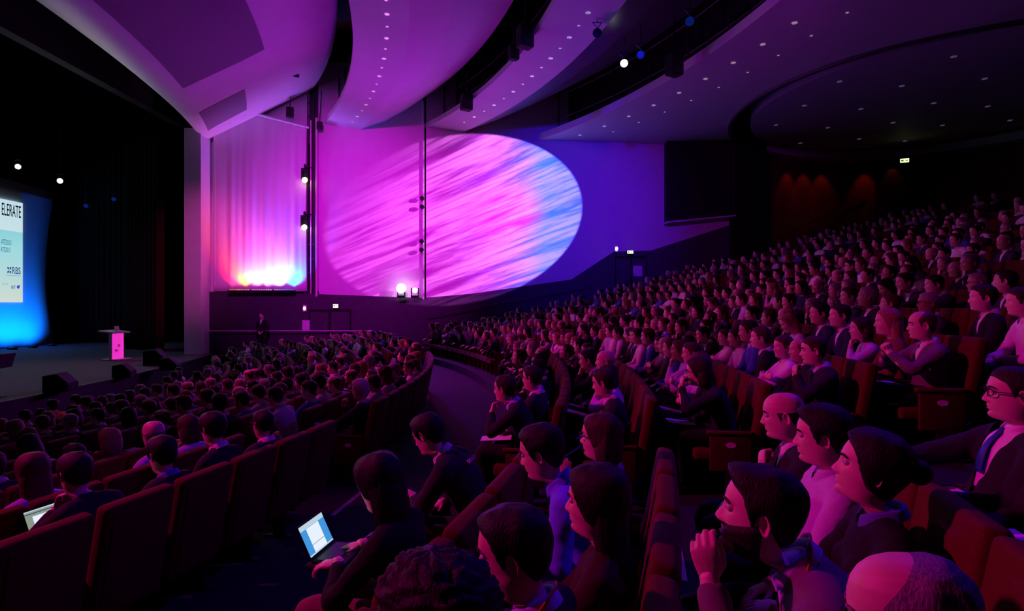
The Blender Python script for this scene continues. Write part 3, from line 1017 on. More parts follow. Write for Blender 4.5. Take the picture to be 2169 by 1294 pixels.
# ------------------------------------------------------------------ skeleton of a seated figure
def ik(S, T, a, b, hint):
    S, T, hint = np.array(S, float), np.array(T, float), np.array(hint, float)
    d = T - S; L = np.linalg.norm(d)
    L2 = min(L, (a + b) * .995)
    T = S + d / L * L2; d = T - S; L = L2; u = d / L
    x = (a * a - b * b + L * L) / (2 * L)
    h = math.sqrt(max(a * a - x * x, 0))
    w = hint - u * np.dot(hint, u); w /= (np.linalg.norm(w) + 1e-9)
    return S + u * x + w * h, T

SPINE = [(-.07, .085, .135), (-.02, .118, .178), (.06, .122, .175), (.15, .114, .158), (.24, .114, .160), (.33, .122, .174), (.41, .116, .184), (.47, .098, .178), (.515, .074, .135), (.55, .058, .080), (.58, .050, .058)]
def skeleton(sp):
    """joints in the person frame: x forward, y left, z up, floor at 0"""
    lean, bend = math.radians(sp.get('lean', -6)), math.radians(sp.get('bend', 14))
    h = sp.get('h', 1.30)
    pit_ = math.radians(sp.get('head', (0, 0, 0))[1])
    ts = 1.0
    if not sp.get('standing'):
        vert = sum(math.cos(lean + bend * (i + .5) / 12) for i in range(12)) / 12 * .55
        nk_ = (lean + bend) * .6 + math.radians(14)
        need = h - .545 - .168 * math.cos(nk_) - .118 * sp.get('hs', 1.05)
        ts = min(max(need / vert, .80), 1.18)
    pel = np.array((sp.get('px', 0.0), 0, .545)) if not sp.get('standing') else np.array((0, 0, .98))
    K = {'pel': pel, 'ts': ts}
    def spine(s):
        n = 12; p = pel.copy()
        ss = np.linspace(0, s, n + 1)
        for i in range(n):
            mid = (ss[i] + ss[i+1]) / 2
            a = lean + bend * np.clip(mid / .55, 0, 1.2)
            p = p + np.array((math.sin(a), 0, math.cos(a))) * (ss[i+1] - ss[i]) * ts
        a = lean + bend * np.clip(s / .55, -.2, 1.2)
        return p, a
    K['spine'] = spine
    N, aN = spine(.55)
    K['N'] = N; K['aN'] = aN
    nk = aN * .6 + math.radians(14)
    K['H'] = N + np.array((math.sin(nk), 0, math.cos(nk))) * .168 * sp.get('nk', 1.0) + np.array((sp.get('hx', 0), 0, 0))
    hs, _ = spine(.455)
    K['S'] = {}
    for s in (1, -1):
        K['S'][s] = hs + np.array((0.0, s * (.178 * sp.get('w', 1.0)), 0))
    return K

ARM_DEFAULT = {1: ((.30, .10, .64), (-.3, .8, -.6)), -1: ((.30, -.10, .64), (-.3, -.8, -.6))}

def place_head(V, K, sp):
    """head frame points to the person frame, neck blended back to the body"""
    yaw, pit, rol = (math.radians(a) for a in sp.get('head', (0, 0, 0)))
    hs = sp.get('hs', 1.05)
    V = np.asarray(V, float) * hs
    sh = V.shape; P = V.reshape(-1, 3)
    w = sstep(-.19, -.10, P[:, 2])
    R1 = rot_zyx(yaw, pit, rol)
    full = P @ R1.T + K['H']
    # body-attached version for the neck base
    R0 = rot_zyx(0, K['aN'] * .7, 0)
    base = (P - np.array((0, 0, -.20))) @ R0.T + K['N'] + np.array((.012, 0, -.03))
    out = full * w[:, None] + base * (1 - w[:, None])
    return out.reshape(sh)

def rigid_head(P, K, sp):
    yaw, pit, rol = (math.radians(a) for a in sp.get('head', (0, 0, 0)))
    return (np.asarray(P, float) * sp.get('hs', 1.05)) @ rot_zyx(yaw, pit, rol).T + K['H']

def wrinkle(v, f, amp, scale, seed):
    me = bpy.data.meshes.new('tmp'); me.from_pydata([tuple(p) for p in v], [], f); me.update()
    n = len(v); no = np.zeros(n * 3); me.vertices.foreach_get('normal', no); no = no.reshape(-1, 3)
    bpy.data.meshes.remove(me)
    out = v.copy()
    for i in range(n):
        p = v[i]
        d = mnoise.noise(Vector((p[0] * scale + seed, p[1] * scale, p[2] * scale * 1.7))) + .5 * mnoise.noise(Vector((p[0] * scale * 2.3, p[1] * scale * 2.3 + seed, p[2] * scale * 3)))
        out[i] = p + no[i] * d * amp
    return out

LOD = {'hi': dict(nu=72, nv=76, cloth=.0125, hand=.0042, n=20), 'mid': dict(nu=36, nv=40, cloth=.021, hand=.008, n=12), 'lo': dict(nu=14, nv=16, cloth=.050, hand=.018, n=6)}

def figure(sp, lod):
    """returns a list of (part name, verts, faces, material) in the person frame"""
    q = LOD[lod]
    K = skeleton(sp)
    parts = []
    seed = sp.get('seed', 1) * 3.7
    # ---- head, neck
    V = head_grid(q['nu'], q['nv'], sp.get('jaw', 1.0), sp.get('nose', 1.0), sp.get('neck', 1.0), sp.get('chin', 0))
    body = [(place_head(V, K, sp), grid_faces(q['nv'], q['nu']))]
    eyes = []
    if lod != 'lo':
        for s in (1, -1):
            ev, ef = ear_mesh(s, 16 if lod == 'hi' else 10); body.append((rigid_head(ev, K, sp), ef))
            if lod == 'hi':
                bv, bf = ball((.0785, s * .031, .0085), .0115, 10); eyes.append((rigid_head(bv, K, sp), bf))
    # ---- arms and hands
    top = []
    arms = {}
    A = {1: ARM_DEFAULT[1], -1: ARM_DEFAULT[-1]}
    A.update(sp.get('arms', {}))
    long_sleeve = sp.get('sleeve', 'long')
    bulk = sp.get('bulk', 1.0)
    for s in (1, -1):
        tgt, hint = A[s][0], A[s][1]
        pose = A[s][2] if len(A[s]) > 2 else 'relaxed'
        S = K['S'][s]
        E, W = ik(S, tgt, .29, .25, hint)
        arms[s] = (S, E, W)
        d = (W - E) / np.linalg.norm(W - E)
        # hand frame
        hd = A[s][3] if len(A[s]) > 3 else None          # (finger direction, back-of-hand direction)
        fx = np.array(hd[0], float) if hd else d + np.array((0.15, 0, -.2))
        fx /= np.linalg.norm(fx)
        bz = np.array(hd[1], float) if hd else np.array((0, s * .3, 1.0))
        bz = bz - fx * np.dot(bz, fx); bz /= np.linalg.norm(bz)
        by = np.cross(bz, fx)
        hv, hf = hand_mesh(pose, q['hand'])
        hv = hv.copy()
        # mirrored so that the thumb points inwards
        thumb = np.array(A[s][4], float) if len(A[s]) > 4 else np.array((0, -s, .3))
        if np.dot(by, thumb) < 0:
            hv[:, 1] *= -1; hf = [tuple(reversed(t)) for t in hf]
        hv = hv * sp.get('hand', 1.0)
        hw = W + np.outer(hv[:, 0], fx) + np.outer(hv[:, 1], by) + np.outer(hv[:, 2], bz)
        body.append((hw, hf))
        fp, fr = smooth_path([S, E, W, W + fx * .012], [.040, .038, .027, .024], 4)
        if lod != 'lo':
            body.append(tube(fp, fr, q['n'], up=(0, 0, 1) if abs(d[2]) < .8 else (1, 0, 0)))
        mid = S + (E - S) * .5
        inner = S + np.array((0, -s * .10, .03))
        if long_sleeve == 'long':
            pp, rr = smooth_path([inner, S, mid, E, E + (W - E) * .5, W - d * .012], [.07 * bulk, .070 * bulk, .060 * bulk, .056 * bulk, .047 * bulk, .038 * bulk], 4)
        else:
            pp, rr = smooth_path([inner, S, mid, S + (E - S) * .85], [.07 * bulk, .068 * bulk, .060 * bulk, .055 * bulk], 4)
        top.append(tube(pp, rr, q['n'], up=(0, 0, 1) if abs(d[2]) < .8 else (1, 0, 0)))
    # ---- torso under the clothes
    rings, rads = [], []
    for s, a, w in SPINE:
        p, _ = K['spine'](s)
        rings.append(p); rads.append((a * bulk * sp.get('belly', 1.0) if s < .3 else a * bulk, w * (1 + (bulk - 1) * .6) * sp.get('w', 1.0)))
    pr, tr_ = smooth_path(rings, rads, 3)
    top.append(tube(pr, tr_, max(q['n'], 10) + 4))
    if sp.get('bust'):
        cp, _ = K['spine'](.33)
        for s in (1, -1):
            top.append(ball(cp + np.array((.070, s * .070, -.02)), .072, 8))
    sk, rk = smooth_path(rings[3:], [(a * .8, b * .8) for a, b in rads[3:]], 2)
    if lod != 'lo': body.append(tube(sk, rk, 16))
    bv, bf = join(body)
    parts.append(('body', bv, bf, 'skin'))
    for ev, ef in eyes: parts.append(('eye', ev, ef, 'eye'))
    # ---- hair
    if sp.get('hair', 'short') != 'none':
        st = sp.get('hair', 'short')
        hv, hf = hair_shell(V, st, sp.get('ht', .016), seed)
        hh = place_head(hv, K, sp)
        hp = [(hh, hf)]
        ms = hair_mass(st, seed, 36 if lod == 'hi' else 20)
        if ms is not None:
            mv, mf = ms
            if st == 'long': hp.append((place_head_soft(mv, K, sp), mf))
            else: hp.append((rigid_head(mv, K, sp), mf))
        v, f = join(hp); parts.append(('hair', v, f, 'hair'))
    if sp.get('beard'):
        nv, nu, _ = V.shape
        X, Yv, Z = V[..., 0], V[..., 1], V[..., 2]
        m = np.minimum((-.030 - .35 * np.clip(.06 - X, -.02, .05) * -1 - Z) / .012, (X + .012) / .012)
        m = np.minimum(m, (Z + .150) / .012)
        lips = np.exp(-(Yv / .024) ** 2 - ((Z + .0615) / .011) ** 2)
        m = m - 2.5 * lips
        C = np.array((0, 0, -.03)); D = V - C
        nr = D / (np.linalg.norm(D, axis=-1, keepdims=True) + 1e-9)
        off = np.where(m > 0, sp['beard'] * sstep(0, 1.5, m), 0) - .003 * (1 - sstep(-.4, .4, m))
        Hb = (V + nr * off[..., None]).reshape(-1, 3)
        ff = []
        for j in range(nv - 1):
            for i in range(nu):
                k = (i + 1) % nu
                if max(m[j, i], m[j+1, i], m[j+1, k], m[j, k]) > -.5: ff.append((j*nu+i, (j+1)*nu+i, (j+1)*nu+k, j*nu+k))
        Hb, ff = compact(Hb, ff)
        parts.append(('beard', place_head(Hb, K, sp), ff, 'hair'))
    if lod == 'hi' and not sp.get('nobrow'):
        bp = []
        for s in (1, -1):
            pts = [(.0985, s * .012, .0265), (.0975, s * .026, .0315), (.0895, s * .042, .0300), (.080, s * .052, .0235)]
            p2, r2 = smooth_path(pts, [(.0022, .0042), (.0024, .0046), (.0022, .0038), (.0012, .0018)], 3)
            tv, tf = tube(p2, r2, 6, up=(0, 0, 1)); parts.append(('eyebrow', rigid_head(tv, K, sp), tf, 'hair'))
    if sp.get('glasses'):
        gp = []
        for s in (1, -1):
            loop = []
            for k in range(13):
                a = 2 * math.pi * k / 12
                cx, cz = math.cos(a), math.sin(a)
                loop.append((.104 - .006 * abs(cx) - .010 * (cx * s > 0) * abs(cx), s * .033 + .025 * np.sign(cx) * abs(cx) ** .7, .006 + .017 * np.sign(cz) * abs(cz) ** .7))
            gp.append(tube(loop, [.0022] * 13, 6, up=(1, 0, 0)))
            gp.append(tube([(.092, s * .058, .012), (.05, s * .079, .012), (.0, s * .083, .008), (-.012, s * .081, -.008)], [.0024] * 4, 6, up=(0, 0, 1)))
        gp.append(tube([(.108, .010, .012), (.110, 0, .014), (.108, -.010, .012)], [.0022] * 3, 6, up=(0, 0, 1)))
        gv, gf = join(gp); parts.append(('glasses', rigid_head(gv, K, sp), gf, 'frame'))
    # ---- clothing
    tv, tf = join(top)
    tv, tf = remesh(tv, tf, q['cloth'], 5 if lod == 'hi' else 3)
    if lod == 'hi': tv = wrinkle(tv, tf, .0055, 11, seed)
    elif lod == 'mid': tv = wrinkle(tv, tf, .006, 9, seed)
    opening = sp.get('open')
    N, aN = K['N'], K['aN']
    if opening and lod != 'lo':
        # cut a V between the collar and the button
        bm = bmesh.new()
        vs = [bm.verts.new(tuple(p)) for p in tv]
        for t in tf: bm.faces.new([vs[i] for i in t])
        bp, ba = K['spine'](opening)
        fwd = np.array((math.cos(ba), 0, -math.sin(ba)))
        btn = bp + fwd * .11
        for s in (1, -1):
            top_pt = N + np.array((-.01, s * sp.get('vw', .072), .045))
            e1 = top_pt - btn
            nrm = np.cross(e1, fwd); nrm /= np.linalg.norm(nrm)
            g = list(bm.verts) + list(bm.edges) + list(bm.faces)
            bmesh.ops.bisect_plane(bm, geom=g, plane_co=Vector(btn), plane_no=Vector(nrm), dist=1e-5)
        kill = []
        up = (N - bp) / np.linalg.norm(N - bp)
        LL = np.linalg.norm(N + np.array((0, 0, .04)) - btn)
        for fc in bm.faces:
            c = np.array(fc.calc_center_median())
            rel = c - btn
            hgt = np.dot(rel, up)
            if hgt < 0 or np.dot(c - bp, fwd) < -.02: continue
            ok = True
            for s in (1, -1):
                top_pt = N + np.array((-.01, s * sp.get('vw', .072), .045))
                nrm = np.cross(top_pt - btn, fwd); nrm /= np.linalg.norm(nrm)
                inside = np.dot(np.array((0, -s, 0)), nrm)
                if np.dot(rel, nrm) * np.sign(inside) < 0: ok = False
            if ok: kill.append(fc)
        bmesh.ops.delete(bm, geom=kill, context='FACES')
        bm.verts.ensure_lookup_table()
        tv = np.array([v.co[:] for v in bm.verts]); bm.verts.index_update()
        tf = [tuple(v.index for v in fc.verts) for fc in bm.faces]
        bm.free()
        # shirt front below
        sv, sr = smooth_path(rings[3:], [(a * .93, b * .90) for a, b in rads[3:]], 3)
        v, f = tube(sv, sr, 24)
        parts.append(('shirt', v, f, 'shirt'))
    parts.append((sp.get('top', 'jacket'), tv, tf, 'cloth'))
    if sp.get('collar', True) and lod != 'lo':
        n = 28 if lod == 'hi' else 16
        v, f = [], []
        R0 = rot_zyx(0, aN * .8 + .12, 0)
        for j, (cr_, hz) in enumerate(((.060, -.012), (.0585, .030), (.0620, .038), (.0680, .028), (.076, -.004))):
            for k in range(n):
                a = 2 * math.pi * k / n
                frontness = max(0, math.cos(a))
                p = np.array((cr_ * 1.10 * math.cos(a) - .006 + .012 * frontness, cr_ * .98 * math.sin(a), hz - .028 * frontness ** 3 + .012 * max(0, -math.cos(a))))
                v.append(p @ R0.T + N + np.array((.0, 0, -.004)))
        for j in range(4):
            for k in range(n):
                if k in (0, n - 1) and sp.get('open_collar', True): continue
                qn = (k + 1) % n
                f.append((j*n+k, j*n+qn, (j+1)*n+qn, (j+1)*n+k))
        parts.append(('collar', np.array(v), f, 'shirt'))
    if sp.get('tie') and lod != 'lo':
        pts = []
        for s in (.545, .50, .42, .33, .24):
            p, a = K['spine'](s); fwd = np.array((math.cos(a), 0, -math.sin(a)))
            dep = np.interp(s, [x[0] for x in SPINE], [x[1] for x in SPINE]) * bulk
            pts.append(p + fwd * (dep * .97 + .006))
        p2, r2 = smooth_path(pts, [(.012, .018), (.007, .020), (.006, .028), (.006, .036), (.004, .030)], 3)
        v, f = tube(p2, r2, 8); parts.append(('tie', v, f, 'tie'))
    if sp.get('lanyard') and lod == 'hi':
        half = ((-.078, .0, .056), (-.070, .030, .050), (-.050, .070, .030), (.035, .098, -.055), (.105, .080, -.16), (.140, .03, -.30))
        path = [(x, -y, z_) for x, y, z_ in reversed(half)] + [(x, y, z_) for x, y, z_ in half[1:]]
        pts = [np.array(p) @ rot_zyx(0, aN * .9, 0).T + N for p in path]
        p2, r2 = smooth_path(pts, [(.0035, .008)] * len(pts), 4)
        v, f = tube(p2, r2, 6, up=(0, 0, 1)); parts.append(('lanyard', v, f, 'lanyard'))
    # ---- legs
    lg, sh = [], []
    kn = sp.get('knee', .46)
    for s in (1, -1):
        if sp.get('standing'):
            pl = K['pel']; hip = pl + np.array((0, s * .09, -.02)); knee = np.array((.02, s * .10, .50)); ank = np.array((-.02, s * .11, .09))
        else:
            hip = K['pel'] + np.array((.02, s * .090, -.015)); knee = np.array((kn, s * (.12 + sp.get('spread', 0)), .545)); ank = np.array((kn + sp.get('foot', -.04), s * (.12 + sp.get('spread', 0)), .10))
        p2, r2 = smooth_path([hip, hip + (knee - hip) * .5, knee, knee + (ank - knee) * .45, ank], [.092 * bulk, .082, .064, .060, .048], 4)
        lg.append(tube(p2, r2, q['n'], up=(0, 1, 0)))
        sh.append(tube(*smooth_path([ank + np.array((-.06, 0, -.055)), ank + np.array((-.02, 0, -.045)), ank + np.array((.06, 0, -.055)), ank + np.array((.14, 0, -.07)), ank + np.array((.19, 0, -.075))], [(.030, .026), (.045, .036), (.038, .040), (.026, .042), (.012, .026)], 3), q['n'], up=(0, 1, 0)))
    lv, lf = join(lg + [tube(pr[:7], [(a * .97, b * .97) for a, b in tr_[:7]], 14)])
    lv, lf = remesh(lv, lf, q['cloth'] * 1.25, 4)
    parts.append((sp.get('bottom', 'trousers'), lv, lf, 'pants'))
    if lod != 'lo':
        
        for v, f in sh: parts.append(('shoe', v, f, 'shoe'))
    if sp.get('ear_ring') and lod == 'hi':
        v, f = ball((-.006, .078, -.042), .006, 8); parts.append(('earring', rigid_head(v, K, sp), f, 'chrome'))
    sp['_K'] = K; sp['_arms'] = arms
    return parts

def place_head_soft(P, K, sp):
    """long hair: follows the head at the top and falls on the back below"""
    yaw, pit, rol = (math.radians(a) for a in sp.get('head', (0, 0, 0)))
    P = np.asarray(P, float)
    w = sstep(-.26, -.06, P[:, 2])
    full = P @ rot_zyx(yaw, pit, rol).T + K['H']
    flat = P @ rot_zyx(yaw * .6, 0.12, 0).T + K['H']
    return full * w[:, None] + flat * (1 - w[:, None])

# ------------------------------------------------------------------ people: materials
SKIN = {}
def person_mat(kind, color):
    key = (kind, tuple(round(c, 3) for c in color))
    if key in SKIN: return SKIN[key]
    nm = '%s_material' % kind
    if kind == 'skin':
        m = mat(nm, color, 0.5, noise=(28, 0.10), bump=0.04, spec=0.4)
        m.node_tree.nodes['Principled BSDF'].inputs['Subsurface Weight'].default_value = 0.0
    elif kind == 'hair': m = mat(nm, color, 0.62, noise=(46, 0.6, (4, 4, .45)), bump=0.5, spec=0.25)
    elif kind in ('cloth', 'shirt', 'pants'): m = mat(nm, color, 0.85, noise=(120, 0.15), bump=0.08, spec=0.2)
    else: m = mat(nm, color, 0.5, noise=(50, 0.1))
    SKIN[key] = m
    return m
PCOL = {'skin': (.62, .40, .33), 'eye': (.60, .58, .58), 'hair': (.018, .012, .010), 'cloth': (.02, .02, .024), 'shirt': (.75, .73, .78), 'pants': (.018, .018, .022), 'shoe': (.012, .010, .010), 'tie': (.03, .05, .25), 'lanyard': (.55, .06, .02), 'frame': (.012, .010, .012), 'chrome': (.8, .7, .6)}

def add_person(sp, loc, rotz, label, lod='hi', group=None):
    root = empty('person', loc, rotz)
    tag(root, label, 'person', group)
    cols = dict(PCOL); cols.update(sp.get('cols', {}))
    for nm, v, f, mk in figure(sp, lod):
        c = cols[mk]
        if mk == 'eye':
            fm = [1 if (j // 10) in (4, 5) and (j % 10) in (0, 9) else 0 for j in range(len(f))]
            link(nm, new_mesh(nm, v, f, (person_mat(mk, c), person_mat('iris', (.03, .02, .015))), True, fm), root)
            continue
        if mk == 'cloth' and sp.get('cloth_mat'): mm_ = sp['cloth_mat']
        else: mm_ = person_mat(mk, c)
        link(nm, new_mesh(nm, v, f, (mm_,), True), root)
    return root
# ================================================================== SEATS
def rbox(lo, hi, bev, mtx=None):
    b = MB(); b.box(lo, hi, 0, mtx); return b
TILT = Matrix.Translation((-0.135, 0, 0.40)) @ Matrix.Rotation(math.radians(-11), 4, 'Y')
def seat_meshes():
    S = {}
    b = MB(); b.box((-0.10, -0.258, -0.06), (0.0, 0.258, 0.67), 0, TILT); S['backrest'] = b.mesh('backrest', ('seat',), True, 0.035, 3)
    b = MB(); b.box((-0.112, -0.215, -0.04), (-0.085, 0.215, 0.625), 0, TILT); S['back_shell'] = b.mesh('back_shell', ('seat',), True, 0.012, 2)
    b = MB(); b.box((-0.15, -0.238, 0.34), (0.33, 0.238, 0.445)); S['seat_cushion'] = b.mesh('seat_cushion', ('seat',), True, 0.035, 3)
    b = MB(); b.box((-0.16, 0.244, 0.26), (0.20, 0.280, 0.585)); S['side_panel'] = b.mesh('side_panel', ('seat_wood',), True, 0.012, 2)
    b = MB(); b.box((-0.17, 0.234, 0.585), (0.23, 0.290, 0.625)); S['armrest'] = b.mesh('armrest', ('seat',), True, 0.016, 2)
    b = MB(); b.box((-0.06, 0.240, 0.0), (0.06, 0.284, 0.28)); b.box((-0.14, 0.235, 0.0), (0.14, 0.289, 0.02)); S['pedestal'] = b.mesh('pedestal', ('metal',))
    b = MB(); b.box((-0.16, -0.280, 0.26), (0.20, -0.244, 0.585)); S['side_panel_r'] = b.mesh('side_panel', ('seat_wood',), True, 0.012, 2)
    b = MB(); b.box((-0.17, -0.290, 0.585), (0.23, -0.234, 0.625)); S['armrest_r'] = b.mesh('armrest', ('seat',), True, 0.016, 2)
    # oval number plate
    b = MB(); b.lathe([(0.035, 0.0), (0.035, 0.004)], 20, 0, Matrix.Translation((0.02, 0.279, 0.50)) @ Matrix.Diagonal((1.25, 1, 0.72, 1)) @ Matrix.Rotation(math.radians(-90), 4, 'X'))
    S['number_plate'] = b.mesh('number_plate', ('plate',), False)
    return S
SM = seat_meshes()
# simple joined seat for the far rows
def seat_low():
    b = MB()
    b.box((-0.10, -0.255, -0.06), (0.0, 0.255, 0.66), 0, TILT)
    b.box((-0.15, -0.24, 0.34), (0.33, 0.24, 0.445))
    b.box((-0.16, 0.244, 0.0), (0.22, 0.285, 0.62), 1)
    return np.array([tuple(v) for v in b.v]), b.f, b.m
SLOW = seat_low()

SEATS = []        # dicts: row, pos, rotz, plate, block
PITCH = 0.54
def add_row(block, k, r, z, phi_near, phi_far, anchor_near=True, fixedY=None):
    d = PITCH / r
    if fixedY is not None:
        phis = [math.asin((y - Y0) / r) for y in fixedY]
    else:
        n = int((phi_far - phi_near) / d + 1e-6)
        if anchor_near: phis = [phi_near + d * (i + .5) for i in range(n)]
        else: phis = [phi_far - d * (i + .5) for i in range(n)][::-1]
    for i, ph in enumerate(phis):
        X, Yp = XC + (r + 0.10) * math.cos(ph), Y0 + (r + 0.10) * math.sin(ph)
        if Yp < 0.5 or Yp > 24.2: continue
        if X < stage_x(Yp) + 1.6: continue
        if math.hypot(X - DC[0], Yp - DC[1]) > DR - 0.9 and X > 9.2 and Yp > 20: continue
        u = CU + FPX * X / Yp
        if u < -160 or u > 2330: continue
        v0 = CV - FPX * (z + 1.3) / Yp
        if v0 > 1500: continue
        SEATS.append(dict(block=block, k=k, r=r, z=z, phi=ph, pos=(X, Yp, z), rotz=ph + math.pi, u=u, first=(i == 0), last=(i == len(phis) - 1), Y=Yp))
FAR_L, FAR_U = (0.225, 0.272), (0.200, 0.238)
for k, (r, z) in enumerate(LROWS):
    if k == 8: add_row('lower', k, r, z, 0, 0, fixedY=[3.30, 3.85, 4.40, 4.95, 5.50, 6.02])
    elif k == 7: add_row('lower', k, r, z, 0, 0, fixedY=[3.80, 4.33, 4.86, 5.40, 5.94])
    else: add_row('lower', k, r, z, -0.55, AISLE_L[0], False)
    add_row('lower', k, r, z, AISLE_L[1], FAR_L[0])
    add_row('lower', k, r, z, FAR_L[1], 0.75)
NEARY = {0: [1.15, 1.69, 2.23, 2.77, 3.31, 3.85], 1: [1.20, 1.75, 2.30, 2.85, 3.40], 2: [1.12, 1.65, 2.18, 2.70, 3.22], 3: [2.25, 2.80]}
for k, (r, z) in enumerate(UROWS):
    if k in NEARY: add_row('upper', k, r, z, 0, 0, fixedY=NEARY[k])
    else: add_row('upper', k, r, z, -0.6, AISLE_U[0], False)
    add_row('upper', k, r, z, AISLE_U[1], FAR_U[0])
    add_row('upper', k, r, z, FAR_U[1], 0.65)

def seat_size(s): return 1.0 / max(s['Y'], .3)
order = sorted(SEATS, key=seat_size, reverse=True)
for i, s in enumerate(order): s['solo'] = i < 300

def build_seats():
    lowv, lowf, lowm = [], [], []
    off = 0
    for s in order:
        aisle_near = s['first'] and s['phi'] > -0.2
        if s['solo']:
            root = empty('auditorium_seat', s['pos'], s['rotz']); s['root'] = root
            blk = 'lower rows before the cross aisle' if s['block'] == 'lower' else 'raked rows behind the cross aisle'
            if aisle_near:
                tag(root, 'red seat with oval number plate on its end panel, ' + blk, 'seat', 'row-end seats in the ' + blk)
            else:
                tag(root, 'dark red upholstered theatre seat, ' + blk, 'seat', 'theatre seats in the ' + blk)
            names = ['backrest', 'back_shell', 'seat_cushion', 'side_panel', 'armrest', 'pedestal']
            if aisle_near: names.append('number_plate')
            if s['last']: names += ['side_panel_r', 'armrest_r']
            if s['Y'] > 9: names = [n for n in names if n not in ('pedestal', 'back_shell')]
            for n in names:
                c = link(n.replace('_r', '') if n.endswith('_r') else n, SM[n], root)
                if n == 'number_plate':
                    c['label'] = 'pale oval number plate'
        else:
            a = s['rotz']; ca, sa = math.cos(a), math.sin(a)
            v = SLOW[0]; x = v[:, 0] * ca - v[:, 1] * sa + s['pos'][0]; y = v[:, 0] * sa + v[:, 1] * ca + s['pos'][1]
            lowv.append(np.stack([x, y, v[:, 2] + s['pos'][2]], 1))
            lowf += [tuple(q + off for q in t) for t in SLOW[1]]; lowm += SLOW[2]; off += len(v)
    o = link('far_seats', new_mesh('far_seats', np.concatenate(lowv), lowf, ('seat', 'seat_wood'), False, lowm))
    tag(o, 'distant rows of dark red theatre seats under the rear ceiling', 'seats', None, 'stuff')
build_seats()

